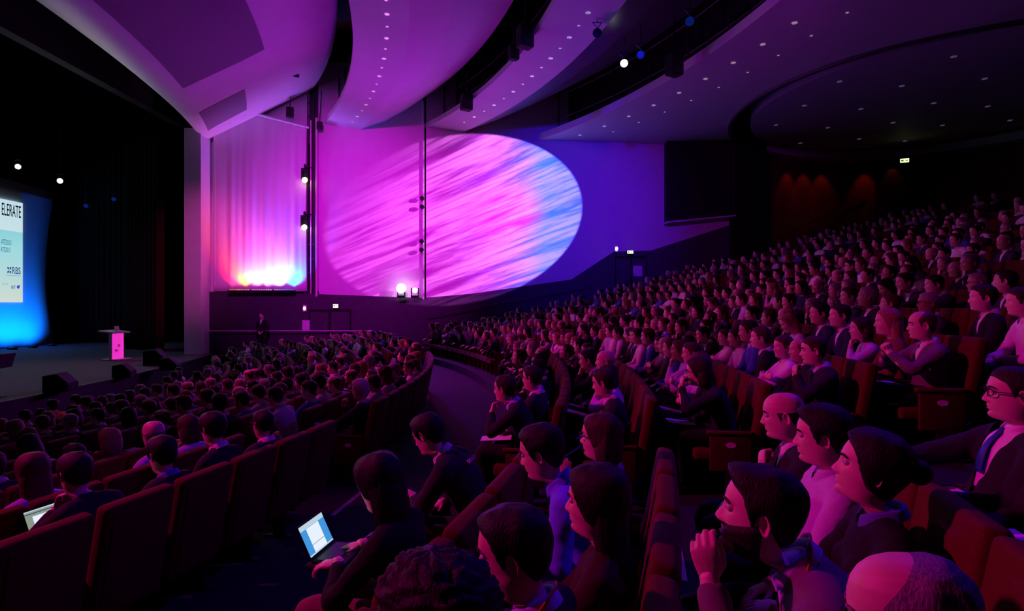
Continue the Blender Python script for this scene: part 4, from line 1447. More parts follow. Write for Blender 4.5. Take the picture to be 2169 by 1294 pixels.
# ================================================================== CROWD
SKINS = [(.62, .40, .33), (.70, .48, .41), (.50, .31, .25), (.30, .17, .12)]
HAIRS = {'black': (.010, .008, .008), 'dark brown': (.030, .016, .011), 'brown': (.085, .042, .026), 'blonde': (.34, .22, .12), 'grey': (.30, .28, .30), 'white': (.62, .60, .62)}
CLOTHS = {'black': (.012, .012, .015), 'charcoal': (.035, .034, .042), 'navy': (.014, .018, .055), 'white': (.74, .72, .76), 'pale lilac': (.50, .42, .62), 'blue': (.05, .08, .42), 'maroon': (.16, .02, .035), 'grey': (.16, .15, .17)}
LAP = ((.30, .08, .66), (-.3, .8, -.6)), ((.30, -.08, .66), (-.3, -.8, -.6))
def chin(s, x=.16, z=1.02):
    return ((x, s * .07, z), (.2, s * .9, -.9), 'fist', ((-.15, -s * .25, .95), (.9, 0, .2)), (0, -s, 0))
ARCH = {
 'suit':     (dict(hair='short', open=.28, top='jacket', lean=-7, bend=15), 'short hair', 'jacket over pale shirt', ('black', 'charcoal', 'navy', 'black'), ('black', 'dark brown', 'brown')),
 'suitchin': (dict(hair='short', open=.28, top='jacket', lean=4, bend=22, h=1.26, head=(0, 4, 0), arms={1: chin(1, .30, .95)}), 'short hair', 'jacket, chin on one hand', ('black', 'charcoal', 'navy'), ('black', 'dark brown', 'grey')),
 'suitgrey': (dict(hair='balding', ht=.010, open=.28, top='jacket', lean=-9, bend=14, belly=1.2, head=(4, 0, 0)), 'balding hair', 'jacket over pale shirt', ('black', 'charcoal'), ('grey', 'white', 'brown')),
 'shirt':    (dict(hair='short', top='shirt', lean=-4, bend=16, head=(-6, 3, 0)), 'short hair', 'shirt', ('white', 'pale lilac', 'blue', 'white'), ('black', 'dark brown', 'brown')),
 'longhair': (dict(hair='long', ht=.012, top='top', collar=False, bust=True, h=1.24, lean=-7, bend=15, w=.92, bulk=.92, jaw=.93), 'long hair', 'top', ('black', 'maroon', 'navy', 'charcoal'), ('black', 'dark brown', 'brown', 'blonde')),
 'bob':      (dict(hair='bob', ht=.014, top='blouse', collar=False, bust=True, h=1.23, lean=-3, bend=16, w=.92, bulk=.92, jaw=.93, arms={1: chin(1, .22, .93)}), 'chin-length hair', 'blouse, hand at face', ('white', 'pale lilac', 'maroon', 'black'), ('blonde', 'brown', 'dark brown', 'grey')),
 'forward':  (dict(hair='short', open=.28, top='jacket', lean=22, bend=24, h=1.22, head=(0, -14, 0), arms={1: ((.50, .06, .72), (0, .9, -.7), 'fist'), -1: ((.50, -.04, .72), (0, -.9, -.7), 'fist')}), 'short hair', 'jacket, leaning forward', ('black', 'charcoal', 'grey'), ('black', 'brown')),
 'bald':     (dict(hair='bald', ht=.006, top='shirt', lean=-8, bend=14), 'bald head', 'shirt', ('pale lilac', 'white', 'grey', 'black'), ('grey', 'dark brown')),
 'suitturn': (dict(hair='short', open=.26, top='jacket', lean=-9, bend=18, h=1.27, head=(-22, -4, 3), px=.03, arms={1: ((.26, .06, .78), (-.1, .9, -.6), 'fist'), -1: ((.26, -.04, .78), (-.1, -.9, -.6), 'fist')}), 'short hair', 'jacket, hands clasped at chest', ('black', 'charcoal', 'navy'), ('black', 'brown', 'grey')),
 'folded':   (dict(hair='crop', ht=.010, top='shirt', lean=-12, bend=12, h=1.28, head=(10, 4, -3), arms={1: ((.20, -.10, .80), (.1, 1, -.5), 'flat', ((-.1, -1, .1), (1, 0, .2))), -1: ((.23, .10, .83), (.1, -1, -.5), 'flat', ((-.1, 1, .1), (1, 0, .2)))}), 'cropped hair', 'shirt, arms folded', ('white', 'pale lilac', 'grey', 'blue'), ('black', 'dark brown', 'brown')),
 'bobturn':  (dict(hair='bob', ht=.018, top='jacket', open=.28, collar=False, bust=True, h=1.22, lean=-9, bend=15, w=.92, bulk=.94, jaw=.93, head=(-18, 6, -4)), 'chin-length hair', 'jacket over pale blouse', ('black', 'charcoal', 'maroon'), ('blonde', 'brown', 'grey', 'black')),
 'reader':   (dict(hair='long', ht=.012, top='blouse', collar=False, bust=True, h=1.20, lean=2, bend=24, w=.92, bulk=.92, jaw=.93, head=(0, 24, 0)), 'long hair', 'blouse, head bent down', ('white', 'black', 'pale lilac'), ('brown', 'black', 'blonde')),
 'tie':      (dict(hair='crop', ht=.010, open=.25, top='jacket', tie=True, glasses=True, lean=-10, bend=14, head=(-8, 0, 0)), 'cropped hair and glasses', 'jacket and tie', ('black', 'navy', 'charcoal'), ('dark brown', 'grey', 'black')),
}
WEIGHTS = {'suit': 14, 'suitchin': 10, 'suitgrey': 12, 'shirt': 14, 'longhair': 9, 'bob': 8, 'forward': 5, 'bald': 6, 'reader': 4, 'tie': 9, 'suitturn': 12, 'folded': 9, 'bobturn': 7}
MESHES = {}
def arch_meshes(a, lod):
    if (a, lod) in MESHES: return MESHES[(a, lod)]
    sp = dict(ARCH[a][0]); sp['seed'] = len(MESHES) + 3
    out = []
    for nm, v, f, mk in figure(sp, lod):
        if lod == 'lo': out.append((nm, np.asarray(v, float), f, mk))
        else: out.append((nm, new_mesh(nm, v, f, (person_mat(mk, PCOL[mk]),), True), None, mk))
    MESHES[(a, lod)] = out
    return out

rv = random.Random(23)
def crowd_person(s, a, hair, cloth, skin, jit):
    blk = 'lower rows' if s['block'] == 'lower' else 'upper rows'
    ds = ARCH[a]
    sh = rv.uniform(-.03, .07); a0 = s['rotz']
    root = empty('person', (s['pos'][0] + sh * math.cos(a0), s['pos'][1] + sh * math.sin(a0), s['pos'][2]), s['rotz'] + jit)
    sc_ = rv.uniform(.93, 1.04); root.scale = (sc_, sc_, sc_)
    if a == 'bald': lab = 'bald person in %s %s, %s' % (cloth, ds[2], blk)
    else: lab = 'person with %s %s, %s %s, %s' % (hair, ds[1], cloth, ds[2], blk)
    lab = lab.replace(',,', ',').replace(', ,', ',')
    tag(root, lab, 'person', 'audience: ' + lab)
    for nm, me, _, mk in arch_meshes(a, 'mid'):
        if s['Y'] > 10 and mk in ('shoe',): continue
        o = link(nm, me, root)
        if mk in ('skin', 'hair', 'cloth'):
            c = {'skin': skin, 'hair': HAIRS[hair], 'cloth': CLOTHS[cloth]}[mk]
            o.material_slots[0].link = 'OBJECT'
            o.material_slots[0].material = person_mat(mk, c)
    return root

EXPLICIT = set()          # seats taken by the people modelled one by one, or left empty
def seat_at(block, k, Yp):
    c = [s for s in SEATS if s['block'] == block and s['k'] == k]
    return min(c, key=lambda s: abs(s['Y'] - Yp))
def take(block, k, Yp):
    s = seat_at(block, k, Yp); EXPLICIT.add(id(s)); return s

# ------------------------------------------------------------------ people modelled one by one
def solo(block, k, Yp, label, sp, lod='hi', dphi=0.0, shift=(0, 0, 0), group=None):
    s = take(block, k, Yp)
    r = add_person(sp, (s['pos'][0] + shift[0], s['pos'][1] + shift[1], s['pos'][2] + shift[2]), s['rotz'] + math.radians(dphi), label, lod, group)
    return r, sp, s
def W(root, p):
    """person-frame point to world"""
    return root.matrix_basis @ Vector(p)
LIL = (.52, .45, .66)
beard_man = solo('upper', 2, 1.65, 'bearded man in grey-purple cardigan with orange lanyard, one hand raised before his face',
    dict(lean=10, bend=24, h=1.25, px=.14, head=(-8, -6, 0), hair='quiff', ht=.020, beard=.010, seed=2, open=.30, top='cardigan', lanyard=True, bulk=1.05, nose=1.1,
         arms={1: ((.56, .13, .97), (.1, .7, -.9), 'pinch', ((.20, -.15, 1), (.1, .95, .1)), (-.9, 0, .2))},
         cols={'cloth': (.17, .13, .16), 'shirt': (.50, .46, .85), 'hair': (.016, .010, .008)}))
old_man = solo('upper', 2, 1.12, 'elderly man with thin grey hair swept over a balding crown, beside the bearded man',
    dict(lean=2, bend=20, h=1.23, px=.03, head=(-10, 8, 0), hair='receding', ht=.009, seed=5, hs=1.08, open=.3, glasses=True, cols={'hair': (.20, .18, .22), 'cloth': (.03, .03, .035)}))
dark_woman = solo('upper', 2, 2.18, 'woman with pinned-up dark hair and striped scarf, chin lifted, next to the bearded man',
    dict(lean=-14, bend=12, h=1.16, px=-.0, head=(-10, -12, 0), hair='bun', ht=.026, seed=6, collar=True, bust=True, w=.93, bulk=.95, jaw=.93, top='top', cols={'cloth': (.010, .010, .012), 'shirt': (.10, .10, .42), 'hair': (.012, .008, .008)}))
fringe_man = solo('upper', 2, 2.70, 'man with thick black fringe in pale lilac shirt behind the woman with the scarf',
    dict(lean=-12, bend=12, h=1.17, px=.02, head=(-12, 2, 0), hair='short', ht=.028, seed=8, top='shirt', cols={'cloth': LIL, 'shirt': LIL, 'hair': (.008, .007, .008)}))
bald_man = solo('upper', 2, 3.22, 'bald man resting his chin on his fist beside the man with black fringe',
    dict(lean=-6, bend=16, h=1.15, px=.0, head=(-10, 6, 0), hair='bald', ht=.004, seed=9, open=.3, arms={1: ((.19, .06, .87), (.2, .9, -.9), 'fist', ((-.1, -.55, .8), (.9, .2, .2)), (0, -1, 0))}))
suit_man = solo('upper', 3, 2.80, 'man in glasses and black suit with blue tie, leaning far back with phone in hand',
    dict(lean=-24, bend=16, h=1.19, px=.06, head=(-12, -2, 0), hair='crop', ht=.010, seed=11, open=.06, vw=.13, tie=True, glasses=True, bulk=1.08,
         arms={1: ((.34, .16, .66), (-.3, .8, -.5), 'relaxed', ((.9, -.3, -.1), (0, .5, .8))), -1: ((.46, -.10, .76), (-.2, -.9, -.4), 'hold', ((.9, .25, .15), (0, -.7, .7)))},
         cols={'tie': (.02, .06, .30), 'shirt': (.78, .70, .80), 'hair': (.02, .014, .012)}))
legs_person = solo('upper', 3, 2.25, 'person in dark jacket, notepad on lap, next to the man in blue tie',
    dict(lean=-16, bend=14, h=1.22, px=.04, head=(-16, 4, 0), hair='short', seed=12, open=.3, cols={'pants': (.05, .035, .045)}))
dark_man = solo('upper', 1, 1.75, 'man with neat black hair, dark suit and pale collar, looking down',
    dict(lean=-2, bend=16, h=1.29, px=.0, head=(6, 10, 0), hair='short', ht=.018, seed=14, open=.3, lanyard=True, bulk=1.06, jaw=1.06, neck=1.08, cols={'shirt': (.42, .40, .78), 'hair': (.007, .006, .007), 'skin': (.60, .36, .30)}))
curly_woman = solo('upper', 1, 1.20, 'woman with a mass of dark curly hair beside the man in pale collar',
    dict(lean=-4, bend=16, h=1.36, head=(-10, 4, 0), hair='curly', ht=.036, seed=15, collar=False, bust=True, w=.93, bulk=.95, jaw=.93, top='top', cols={'hair': (.008, .005, .007)}))
maroon_woman = solo('upper', 1, 2.30, 'woman with long dark hair and maroon top seated behind the man in dark suit',
    dict(lean=-14, bend=12, h=1.22, px=-.02, head=(-8, 0, 0), hair='long', ht=.026, seed=16, collar=False, bust=True, w=.95, bulk=.96, jaw=.93, top='top', cols={'cloth': (.035, .008, .012), 'hair': (.014, .008, .008)}))
blue_man = solo('upper', 1, 2.85, 'young man with black hair in bright blue shirt, head bowed',
    dict(lean=12, bend=20, h=1.30, px=.0, head=(-6, 14, 0), hair='short', ht=.022, seed=17, top='shirt', bulk=.98, cols={'cloth': (.14, .18, .92), 'shirt': (.14, .18, .92), 'hair': (.006, .005, .006), 'pants': (.12, .10, .18)}))
pen_woman = solo('upper', 1, 3.40, 'woman in glasses with brown shoulder-length hair holding a pen to her mouth',
    dict(lean=-6, bend=14, h=1.24, px=.0, head=(-14, 0, 0), hair='bob', ht=.016, seed=18, collar=False, bust=True, w=.92, bulk=.92, jaw=.93, top='blouse', glasses=True, ear_ring=True,
         arms={1: ((.25, .10, .93), (.2, .8, -.9), 'pinch', ((.05, -.5, .85), (-.2, .9, .3)), (.9, -.3, .2))}, cols={'cloth': (.30, .24, .34), 'hair': (.055, .022, .016)}))
jacket_man = solo('upper', 0, 3.85, 'man in black lettered jacket bending over his lap in the first raked row',
    dict(lean=16, bend=28, h=1.24, px=.0, head=(-16, 24, 0), hair='short', ht=.018, seed=19, top='jacket', bulk=1.04, arms={1: ((.44, .06, .70), (-.2, .9, -.4), 'hold', ((.8, -.4, .2), (0, .6, .8)))}, cols={'hair': (.008, .007, .008)}))
laptop_woman = solo('upper', 0, 2.77, 'woman with long black hair typing on a laptop in the first raked row',
    dict(lean=-2, bend=22, h=1.22, px=.02, head=(-16, 16, 0), hair='long', ht=.022, seed=20, collar=False, bust=True, w=.93, bulk=.95, jaw=.93, top='top', bottom='skirt', foot=.0,
         arms={1: ((.34, .06, .755), (-.3, .9, -.4), 'relaxed', ((.95, -.1, -.2), (0, .1, 1))), -1: ((.34, -.18, .755), (-.3, -.9, -.4), 'relaxed', ((.95, .1, -.2), (0, -.1, 1)))},
         cols={'cloth': (.006, .006, .007), 'hair': (.005, .004, .005), 'pants': (.20, .10, .09)}))
corner_person = solo('upper', 0, 1.15, 'person with dark wavy hair in the first raked row, far end from the laptop',
    dict(lean=0, bend=20, h=1.30, head=(-16, 6, 0), hair='curly', ht=.030, seed=21, collar=False, top='top', cols={'hair': (.012, .007, .008)}))
chin_man = solo('upper', 0, 5.80, 'man in dark suit with fist against his mouth on the numbered aisle seat',
    dict(lean=10, bend=20, h=1.27, head=(-18, 4, 0), hair='short', ht=.014, seed=22, open=.28, arms={1: ((.37, .06, .92), (.1, .9, -.9), 'fist', ((-.1, -.35, .9), (.9, .2, .2)), (0, -1, 0))}, cols={'hair': (.03, .016, .012), 'shirt': (.55, .50, .85)}))
aisle_man = solo('upper', 1, 5.68, 'man with brown hair and dark suit on the row-end seat, looking down at papers',
    dict(lean=-2, bend=20, h=1.28, head=(-16, 12, 0), hair='short', ht=.018, seed=23, open=.28, cols={'hair': (.035, .018, .014)}))
hand_woman = solo('upper', 2, 5.53, 'woman in glasses with hand against her forehead on the row-end seat',
    dict(lean=10, bend=22, h=1.24, head=(-16, 6, 0), hair='bob', ht=.018, seed=24, collar=False, bust=True, w=.93, bulk=.94, jaw=.93, glasses=True, top='top', arms={1: ((.42, .07, .98), (.1, .9, -.9), 'fist', ((-.2, -.2, .95), (.9, .3, 0)), (0, -1, 0))}, cols={'hair': (.03, .012, .010)}))
thumb_man = solo('upper', 3, 5.40, 'man in dark jumper and lilac collar pressing a knuckle to his chin',
    dict(lean=-4, bend=16, h=1.22, head=(-14, 4, 0), hair='crop', ht=.010, seed=25, top='jumper', bulk=1.05, arms={1: ((.27, .07, .92), (.2, .9, -.9), 'fist', ((-.1, -.35, .9), (.9, .2, .2)), (0, -1, 0))}, cols={'hair': (.05, .025, .015), 'shirt': (.55, .48, .85)}))
clasp_man = solo('upper', 4, 5.27, 'man in grey jacket with raised hands clasped near his mouth on the row-end seat',
    dict(lean=-8, bend=14, h=1.22, head=(-14, 2, 0), hair='receding', ht=.008, seed=26, open=.25, arms={1: ((.33, .05, .90), (.2, .9, -.8), 'fist', ((.3, -.5, .8), (.3, .9, .2)), (0, -.5, 1)), -1: ((.33, -.04, .90), (.2, -.9, -.8), 'fist', ((.3, .5, .8), (.3, -.9, .2)), (0, .5, 1))}, cols={'cloth': (.14, .10, .12), 'hair': (.08, .05, .04)}))
white_hair_man = solo('lower', 8, 7.13, 'white-haired man in black jacket, cup in hand, on the row-end seat by the cross aisle',
    dict(lean=-14, bend=14, h=1.28, px=-.02, head=(-16, 6, 0), hair='short', ht=.022, seed=27, top='jacket', open=.3, arms={1: ((.40, .16, .68), (-.2, .8, -.5), 'hold', ((.9, -.1, .1), (0, .8, .5))), -1: ((.20, -.05, .94), (.2, -.9, -.9), 'fist', ((-.1, .3, .9), (.9, 0, .2)), (0, 1, 0))}, cols={'hair': (.72, .68, .74)}), 'mid')
white_shirt_man = solo('lower', 7, 7.75, 'man in white shirt propping his chin on his hand in the lower rows',
    dict(lean=6, bend=20, h=1.30, head=(-16, 2, 0), hair='short', ht=.012, seed=28, top='shirt', arms={1: ((.34, .08, .94), (.1, .9, -.9), 'fist', ((-.1, -.3, .9), (.9, .2, .2)), (0, -1, 0))}, cols={'cloth': (.80, .74, .82), 'shirt': (.80, .74, .82), 'hair': (.05, .03, .025)}), 'mid')
bald_lilac = solo('lower', 7, 5.40, 'bald man in lilac collared shirt seen from behind in the lower rows',
    dict(lean=-8, bend=12, h=1.32, head=(-12, 6, 0), hair='bald', ht=.004, seed=29, top='shirt', cols={'cloth': (.46, .36, .78), 'shirt': (.46, .36, .78), 'hair': (.2, .18, .2)}), 'mid')
blue_collar = solo('lower', 8, 4.40, 'dark-haired man with blue collar in the last lower row beside the laptop user',
    dict(lean=-6, bend=16, h=1.25, head=(-14, 8, 0), hair='short', ht=.020, seed=30, top='jacket', cols={'shirt': (.12, .12, .55), 'hair': (.008, .006, .006)}), 'mid')
laptop_man = solo('lower', 8, 3.85, 'dark-haired man with open laptop on his knees in the last lower row',
    dict(lean=4, bend=22, h=1.27, head=(-14, 10, 0), hair='short', ht=.020, seed=31, top='jumper', collar=False, arms={1: ((.30, .05, .92), (.1, .9, -.9), 'fist', ((-.1, -.3, .9), (.9, .2, .2)), (0, -1, 0))}, cols={'hair': (.02, .012, .012), 'cloth': (.02, .016, .022)}), 'mid')
brown_woman = solo('lower', 7, 4.33, 'woman with long brown hair and lilac top seen from behind in the lower rows',
    dict(lean=-8, bend=12, h=1.28, head=(-12, 4, 0), hair='long', ht=.022, seed=32, collar=False, bust=True, w=.95, bulk=.96, top='top', cols={'hair': (.10, .035, .026), 'cloth': (.42, .30, .62)}), 'mid')
white_collar = solo('lower', 8, 4.95, 'black-haired man with white collar in the last lower row, between empty seat backs',
    dict(lean=-4, bend=16, h=1.34, head=(-16, 10, 0), hair='short', ht=.024, seed=33, top='jacket', cols={'hair': (.008, .006, .006)}), 'mid')
orange_person = solo('lower', 0, 12.4, 'person in bright orange jumper in the front row before the stage',
    dict(lean=8, bend=20, h=1.30, head=(-16, 4, 0), hair='short', ht=.020, seed=34, top='jumper', collar=False, arms={1: ((.36, .07, .94), (.1, .9, -.9), 'fist', ((-.1, -.3, .9), (.9, .2, .2)), (0, -1, 0))}, cols={'cloth': (.75, .16, .03), 'hair': (.03, .016, .012)}), 'mid')
# seats the photograph shows empty
for blk, k, Yp in (('upper', 0, 1.69), ('upper', 0, 2.23), ('upper', 0, 3.31), ('lower', 8, 3.30), ('lower', 8, 6.02)):
    EXPLICIT.add(id(seat_at(blk, k, Yp)))

# ------------------------------------------------------------------ the rest of the audience
def fill_crowd():
    rnd = random.Random(11)
    names = list(ARCH); wts = [WEIGHTS[n] for n in names]
    free = [s for s in order if id(s) not in EXPLICIT]
    occ = []
    for s in free:
        p = 0.93
        if s['block'] == 'upper' and s['k'] > 12: p = 0.85
        if s['block'] == 'upper' and s['k'] > 18: p = 0.5
        if s['block'] == 'upper' and s['k'] > 21: p = 0.0
        if s['block'] == 'lower' and s['Y'] < 6: p = 0.75
        if rnd.random() < p: occ.append(s)
    acc = {}
    off = 0
    n_solo = 300 - 30
    last = None
    SEATED.clear()
    for i, s in enumerate(occ):
        a = rnd.choices(names, wts)[0]
        if a == last: a = rnd.choices(names, wts)[0]
        last = a
        cloth = rnd.choice(ARCH[a][3]); hair = rnd.choice(ARCH[a][4]); skin = rnd.choices(SKINS, (6, 4, 3, 1))[0]
        jit = rnd.uniform(-.30, .04)
        if i < n_solo:
            crowd_person(s, a, hair, cloth, skin, jit)
            SEATED.append(s)
        else:
            ang = s['rotz'] + jit; ca, sa = math.cos(ang), math.sin(ang)
            for nm, v, f, mk in arch_meshes(a, 'lo'):
                if mk in ('pants',) and s['Y'] > 14: continue
                c = {'skin': skin, 'hair': HAIRS[hair], 'cloth': CLOTHS[cloth]}.get(mk, PCOL[mk])
                x = v[:, 0] * ca - v[:, 1] * sa + s['pos'][0]; y = v[:, 0] * sa + v[:, 1] * ca + s['pos'][1]
                acc.setdefault((mk, c), []).append((np.stack([x, y, v[:, 2] + s['pos'][2]], 1), f))
    V, F, FM, mats = [], [], [], []
    off = 0
    for mi, (key, lst) in enumerate(acc.items()):
        mats.append(person_mat(*key))
        for v, f in lst:
            V.append(v); F += [tuple(q + off for q in t) for t in f]; FM += [mi] * len(f); off += len(v)
    o = link('far_audience', new_mesh('far_audience', np.concatenate(V), F, mats, True, FM))
    tag(o, 'dense mass of distant seated spectators in the far raked rows', 'audience', None, 'stuff')
    print('SEATS', len(SEATS), 'OCC', len(occ), 'FAR FACES', len(F))
SEATED = []
fill_crowd()
# ================================================================== STAGE THINGS
def text_mesh(txt, size=1.0, bold=0.0):
    c = bpy.data.curves.new('txt', 'FONT'); c.body = txt; c.size = size; c.extrude = 0.004; c.offset = bold
    c.align_x = 'LEFT'
    o = bpy.data.objects.new('txt', c); COL.objects.link(o)
    dg = bpy.context.evaluated_depsgraph_get()
    me = bpy.data.meshes.new_from_object(o.evaluated_get(dg))
    bpy.data.objects.remove(o, do_unlink=True)
    return me
def text_on(name, txt, parent, origin, xdir, ydir, width, height, m, right=False, bold=0.0):
    """flat lettering fitted into width x height, lower left (or right) corner at origin"""
    me = text_mesh(txt, 1.0, bold)
    n = len(me.vertices); co = np.zeros(n * 3); me.vertices.foreach_get('co', co); co = co.reshape(-1, 3)
    lo, hi = co.min(0), co.max(0)
    xd, yd = Vector(xdir).normalized(), Vector(ydir).normalized(); zd = xd.cross(yd)
    out = np.zeros_like(co)
    for i in range(n):
        a = (co[i, 0] - lo[0]) / (hi[0] - lo[0]) * width - (width if right else 0)
        b_ = (co[i, 1] - lo[1]) / (hi[1] - lo[1]) * height
        p = Vector(origin) + xd * a + yd * b_ + zd * (co[i, 2] * .5)
        out[i] = p
    me.vertices.foreach_set('co', out.ravel()); me.update()
    me.materials.clear(); me.materials.append(M[m])
    me.name = name
    return link(name, me, parent)

M['slide_dark'] = mat('slide_dark_ink', (.01, .01, .015), .6)
M['slide_teal'] = mat('slide_teal_ink', (.0, .20, .26), .6, emit=((.0, .30, .40), .5))
M['slide_navy'] = mat('slide_navy_ink', (.01, .02, .12), .6, emit=((.01, .03, .18), .5))
M['slide_grey'] = mat('slide_grey_ink', (.2, .24, .24), .6, emit=((.30, .38, .38), .5))
M['slide_orange'] = mat('slide_orange_ink', (.5, .2, .02), .6, emit=((.6, .25, .03), .6))
M['slide_blue'] = mat('slide_blue_ink', (.02, .10, .40), .6, emit=((.02, .12, .45), .6))
def slide_material():
    m = bpy.data.materials.new('projected_slide'); m.use_nodes = True
    nt = m.node_tree; N, L = nt.nodes, nt.links
    bs = N['Principled BSDF']; bs.inputs['Base Color'].default_value = (.02, .02, .02, 1); bs.inputs['Roughness'].default_value = .9
    g = N.new('ShaderNodeTexCoord'); sp = N.new('ShaderNodeSeparateXYZ'); L.new(g.outputs['Generated'], sp.inputs[0])
    r = N.new('ShaderNodeValToRGB'); L.new(sp.outputs[2], r.inputs[0])
    cr = r.color_ramp
    cr.elements[0].position = 0; cr.elements[0].color = (.66, .72, .58, 1)
    cr.elements[1].position = 1; cr.elements[1].color = (.55, .76, .86, 1)
    for p, c in ((.30, (.45, .72, .72, 1)), (.52, (.36, .72, .76, 1)), (.70, (.28, .66, .72, 1)), (.702, (.60, .78, .82, 1))):
        e = cr.elements.new(p); e.color = c
    L.new(r.outputs[0], bs.inputs['Emission Color']); bs.inputs['Emission Strength'].default_value = .95
    return m
M['slide'] = slide_material()
M['screen_cloth'] = mat('white_projection_cloth', (.72, .74, .80), .9, noise=(2, .05))

def build_screen():
    root = empty('stage_screen', (-25.0, 24, STAGE_Z))
    tag(root, 'tall stretched stage screen glowing blue with a conference slide', 'screen')
    inv = root.location.copy()
    v, f = [], []
    nz, ny = 16, 24
    for j in range(nz + 1):
        t = j / nz
        for i in range(ny + 1):
            s = i / ny
            edge = 32.05 - 0.55 * math.sin(math.pi * t) ** 1.2 + 0.15 * t
            Y = 12.0 + (edge - 12.0) * s
            z = 0.0 + (8.25 + 0.3 * (1 - s) ) * t
            x = 0.05 * math.cos(math.pi * t)
            v.append((x, Y - inv.y, z + 0.03))
    for j in range(nz):
        for i in range(ny):
            a = j * (ny + 1) + i
            f.append((a, a + ny + 1, a + ny + 2, a + 1))
    o = link('screen_cloth', new_mesh('screen_cloth', v, f, ('screen_cloth',), True), root)
    sm = o.modifiers.new('t', 'SOLIDIFY'); sm.thickness = .06
    sx = 0.13
    sl = MB(); sl.box((sx - .01, 20.6 - inv.y, .17 - inv.z), (sx, 30.0 - inv.y, 5.2 - inv.z))
    so = sl.obj('slide', 'slide', root)
    xd, yd = (0, 1, 0), (0, 0, 1)
    def T(name, txt, Yr, z, w, h, m, bold=0.0): text_on(name, txt, so, (sx + .004, Yr - inv.y, z - inv.z), xd, yd, w, h, m, True, bold)
    T('headline', 'ELERATE', 29.88, 4.42, 1.12, .60, 'slide_dark', .005)
    T('hashtag_line', 'ATE2013', 29.30, 2.98, .58, .26, 'slide_teal')
    T('hashtag_line', 'ATE2013', 29.24, 2.62, .54, .24, 'slide_teal')
    T('sponsor_name', 'RBS', 29.86, 1.58, .50, .34, 'slide_navy')
    T('sponsor_caption', 'The Royal Bank of Scotland', 29.86, 1.46, .86, .06, 'slide_grey')
    T('sponsor_name', 'BT', 29.58, .84, .26, .15, 'slide_navy')
    T('sponsor_caption', 'l e l i e', 29.10, 1.02, .30, .08, 'slide_grey')
    # four-arrow emblem
    mb = MB()
    for a in range(4):
        c, s_ = math.cos(a * math.pi / 2), math.sin(a * math.pi / 2)
        for (p, q, w2) in (((.05, .05), (.17, .17), .05),):
            pts = [(.045, .02), (.14, .06), (.14, .14), (.06, .14), (.02, .045)]
            poly = []
            for x, y in pts:
                xx, yy = x * c - y * s_, x * s_ + y * c
                poly.append((sx + .001, 29.19 + xx * .75 - inv.y, 1.75 + yy * 1.1 - inv.z))
            mb.prism(poly, (.004, 0, 0))
    mb.obj('sponsor_emblem', 'slide_navy', so)
    mb = MB(); mb.lathe([(.085, 0), (.085, .005)], 20, 0, Matrix.Translation((sx, 29.72 - inv.y, .93 - inv.z)) @ Matrix.Rotation(math.pi / 2, 4, 'Y')); mb.obj('globe_emblem', 'slide_blue', so)
    mb = MB(); mb.prism([(sx + .006, 29.76 - inv.y, .98 - inv.z), (sx + .006, 29.84 - inv.y, .95 - inv.z), (sx + .006, 29.82 - inv.y, 1.03 - inv.z), (sx + .006, 29.74 - inv.y, 1.05 - inv.z)], (.004, 0, 0)); mb.obj('globe_emblem', 'slide_orange', so)
build_screen()
# floor units lighting the screen
for y_ in (30.4, 29.2, 28.0, 25.5, 22.0):
    r = empty('floor_uplight', (-23.7, y_, STAGE_Z)); tag(r, 'small blue floor uplight at the foot of the stage screen', 'light', 'floor uplights at the screen')
    b = MB(); b.box((-.12, -.16, 0), (.12, .16, .10)); b.obj('housing', 'black', r, bevel=.015)
    b = MB(); b.box((-.10, -.13, .095), (.02, .13, .106)); b.obj('lens', 'lamp_blue', r)

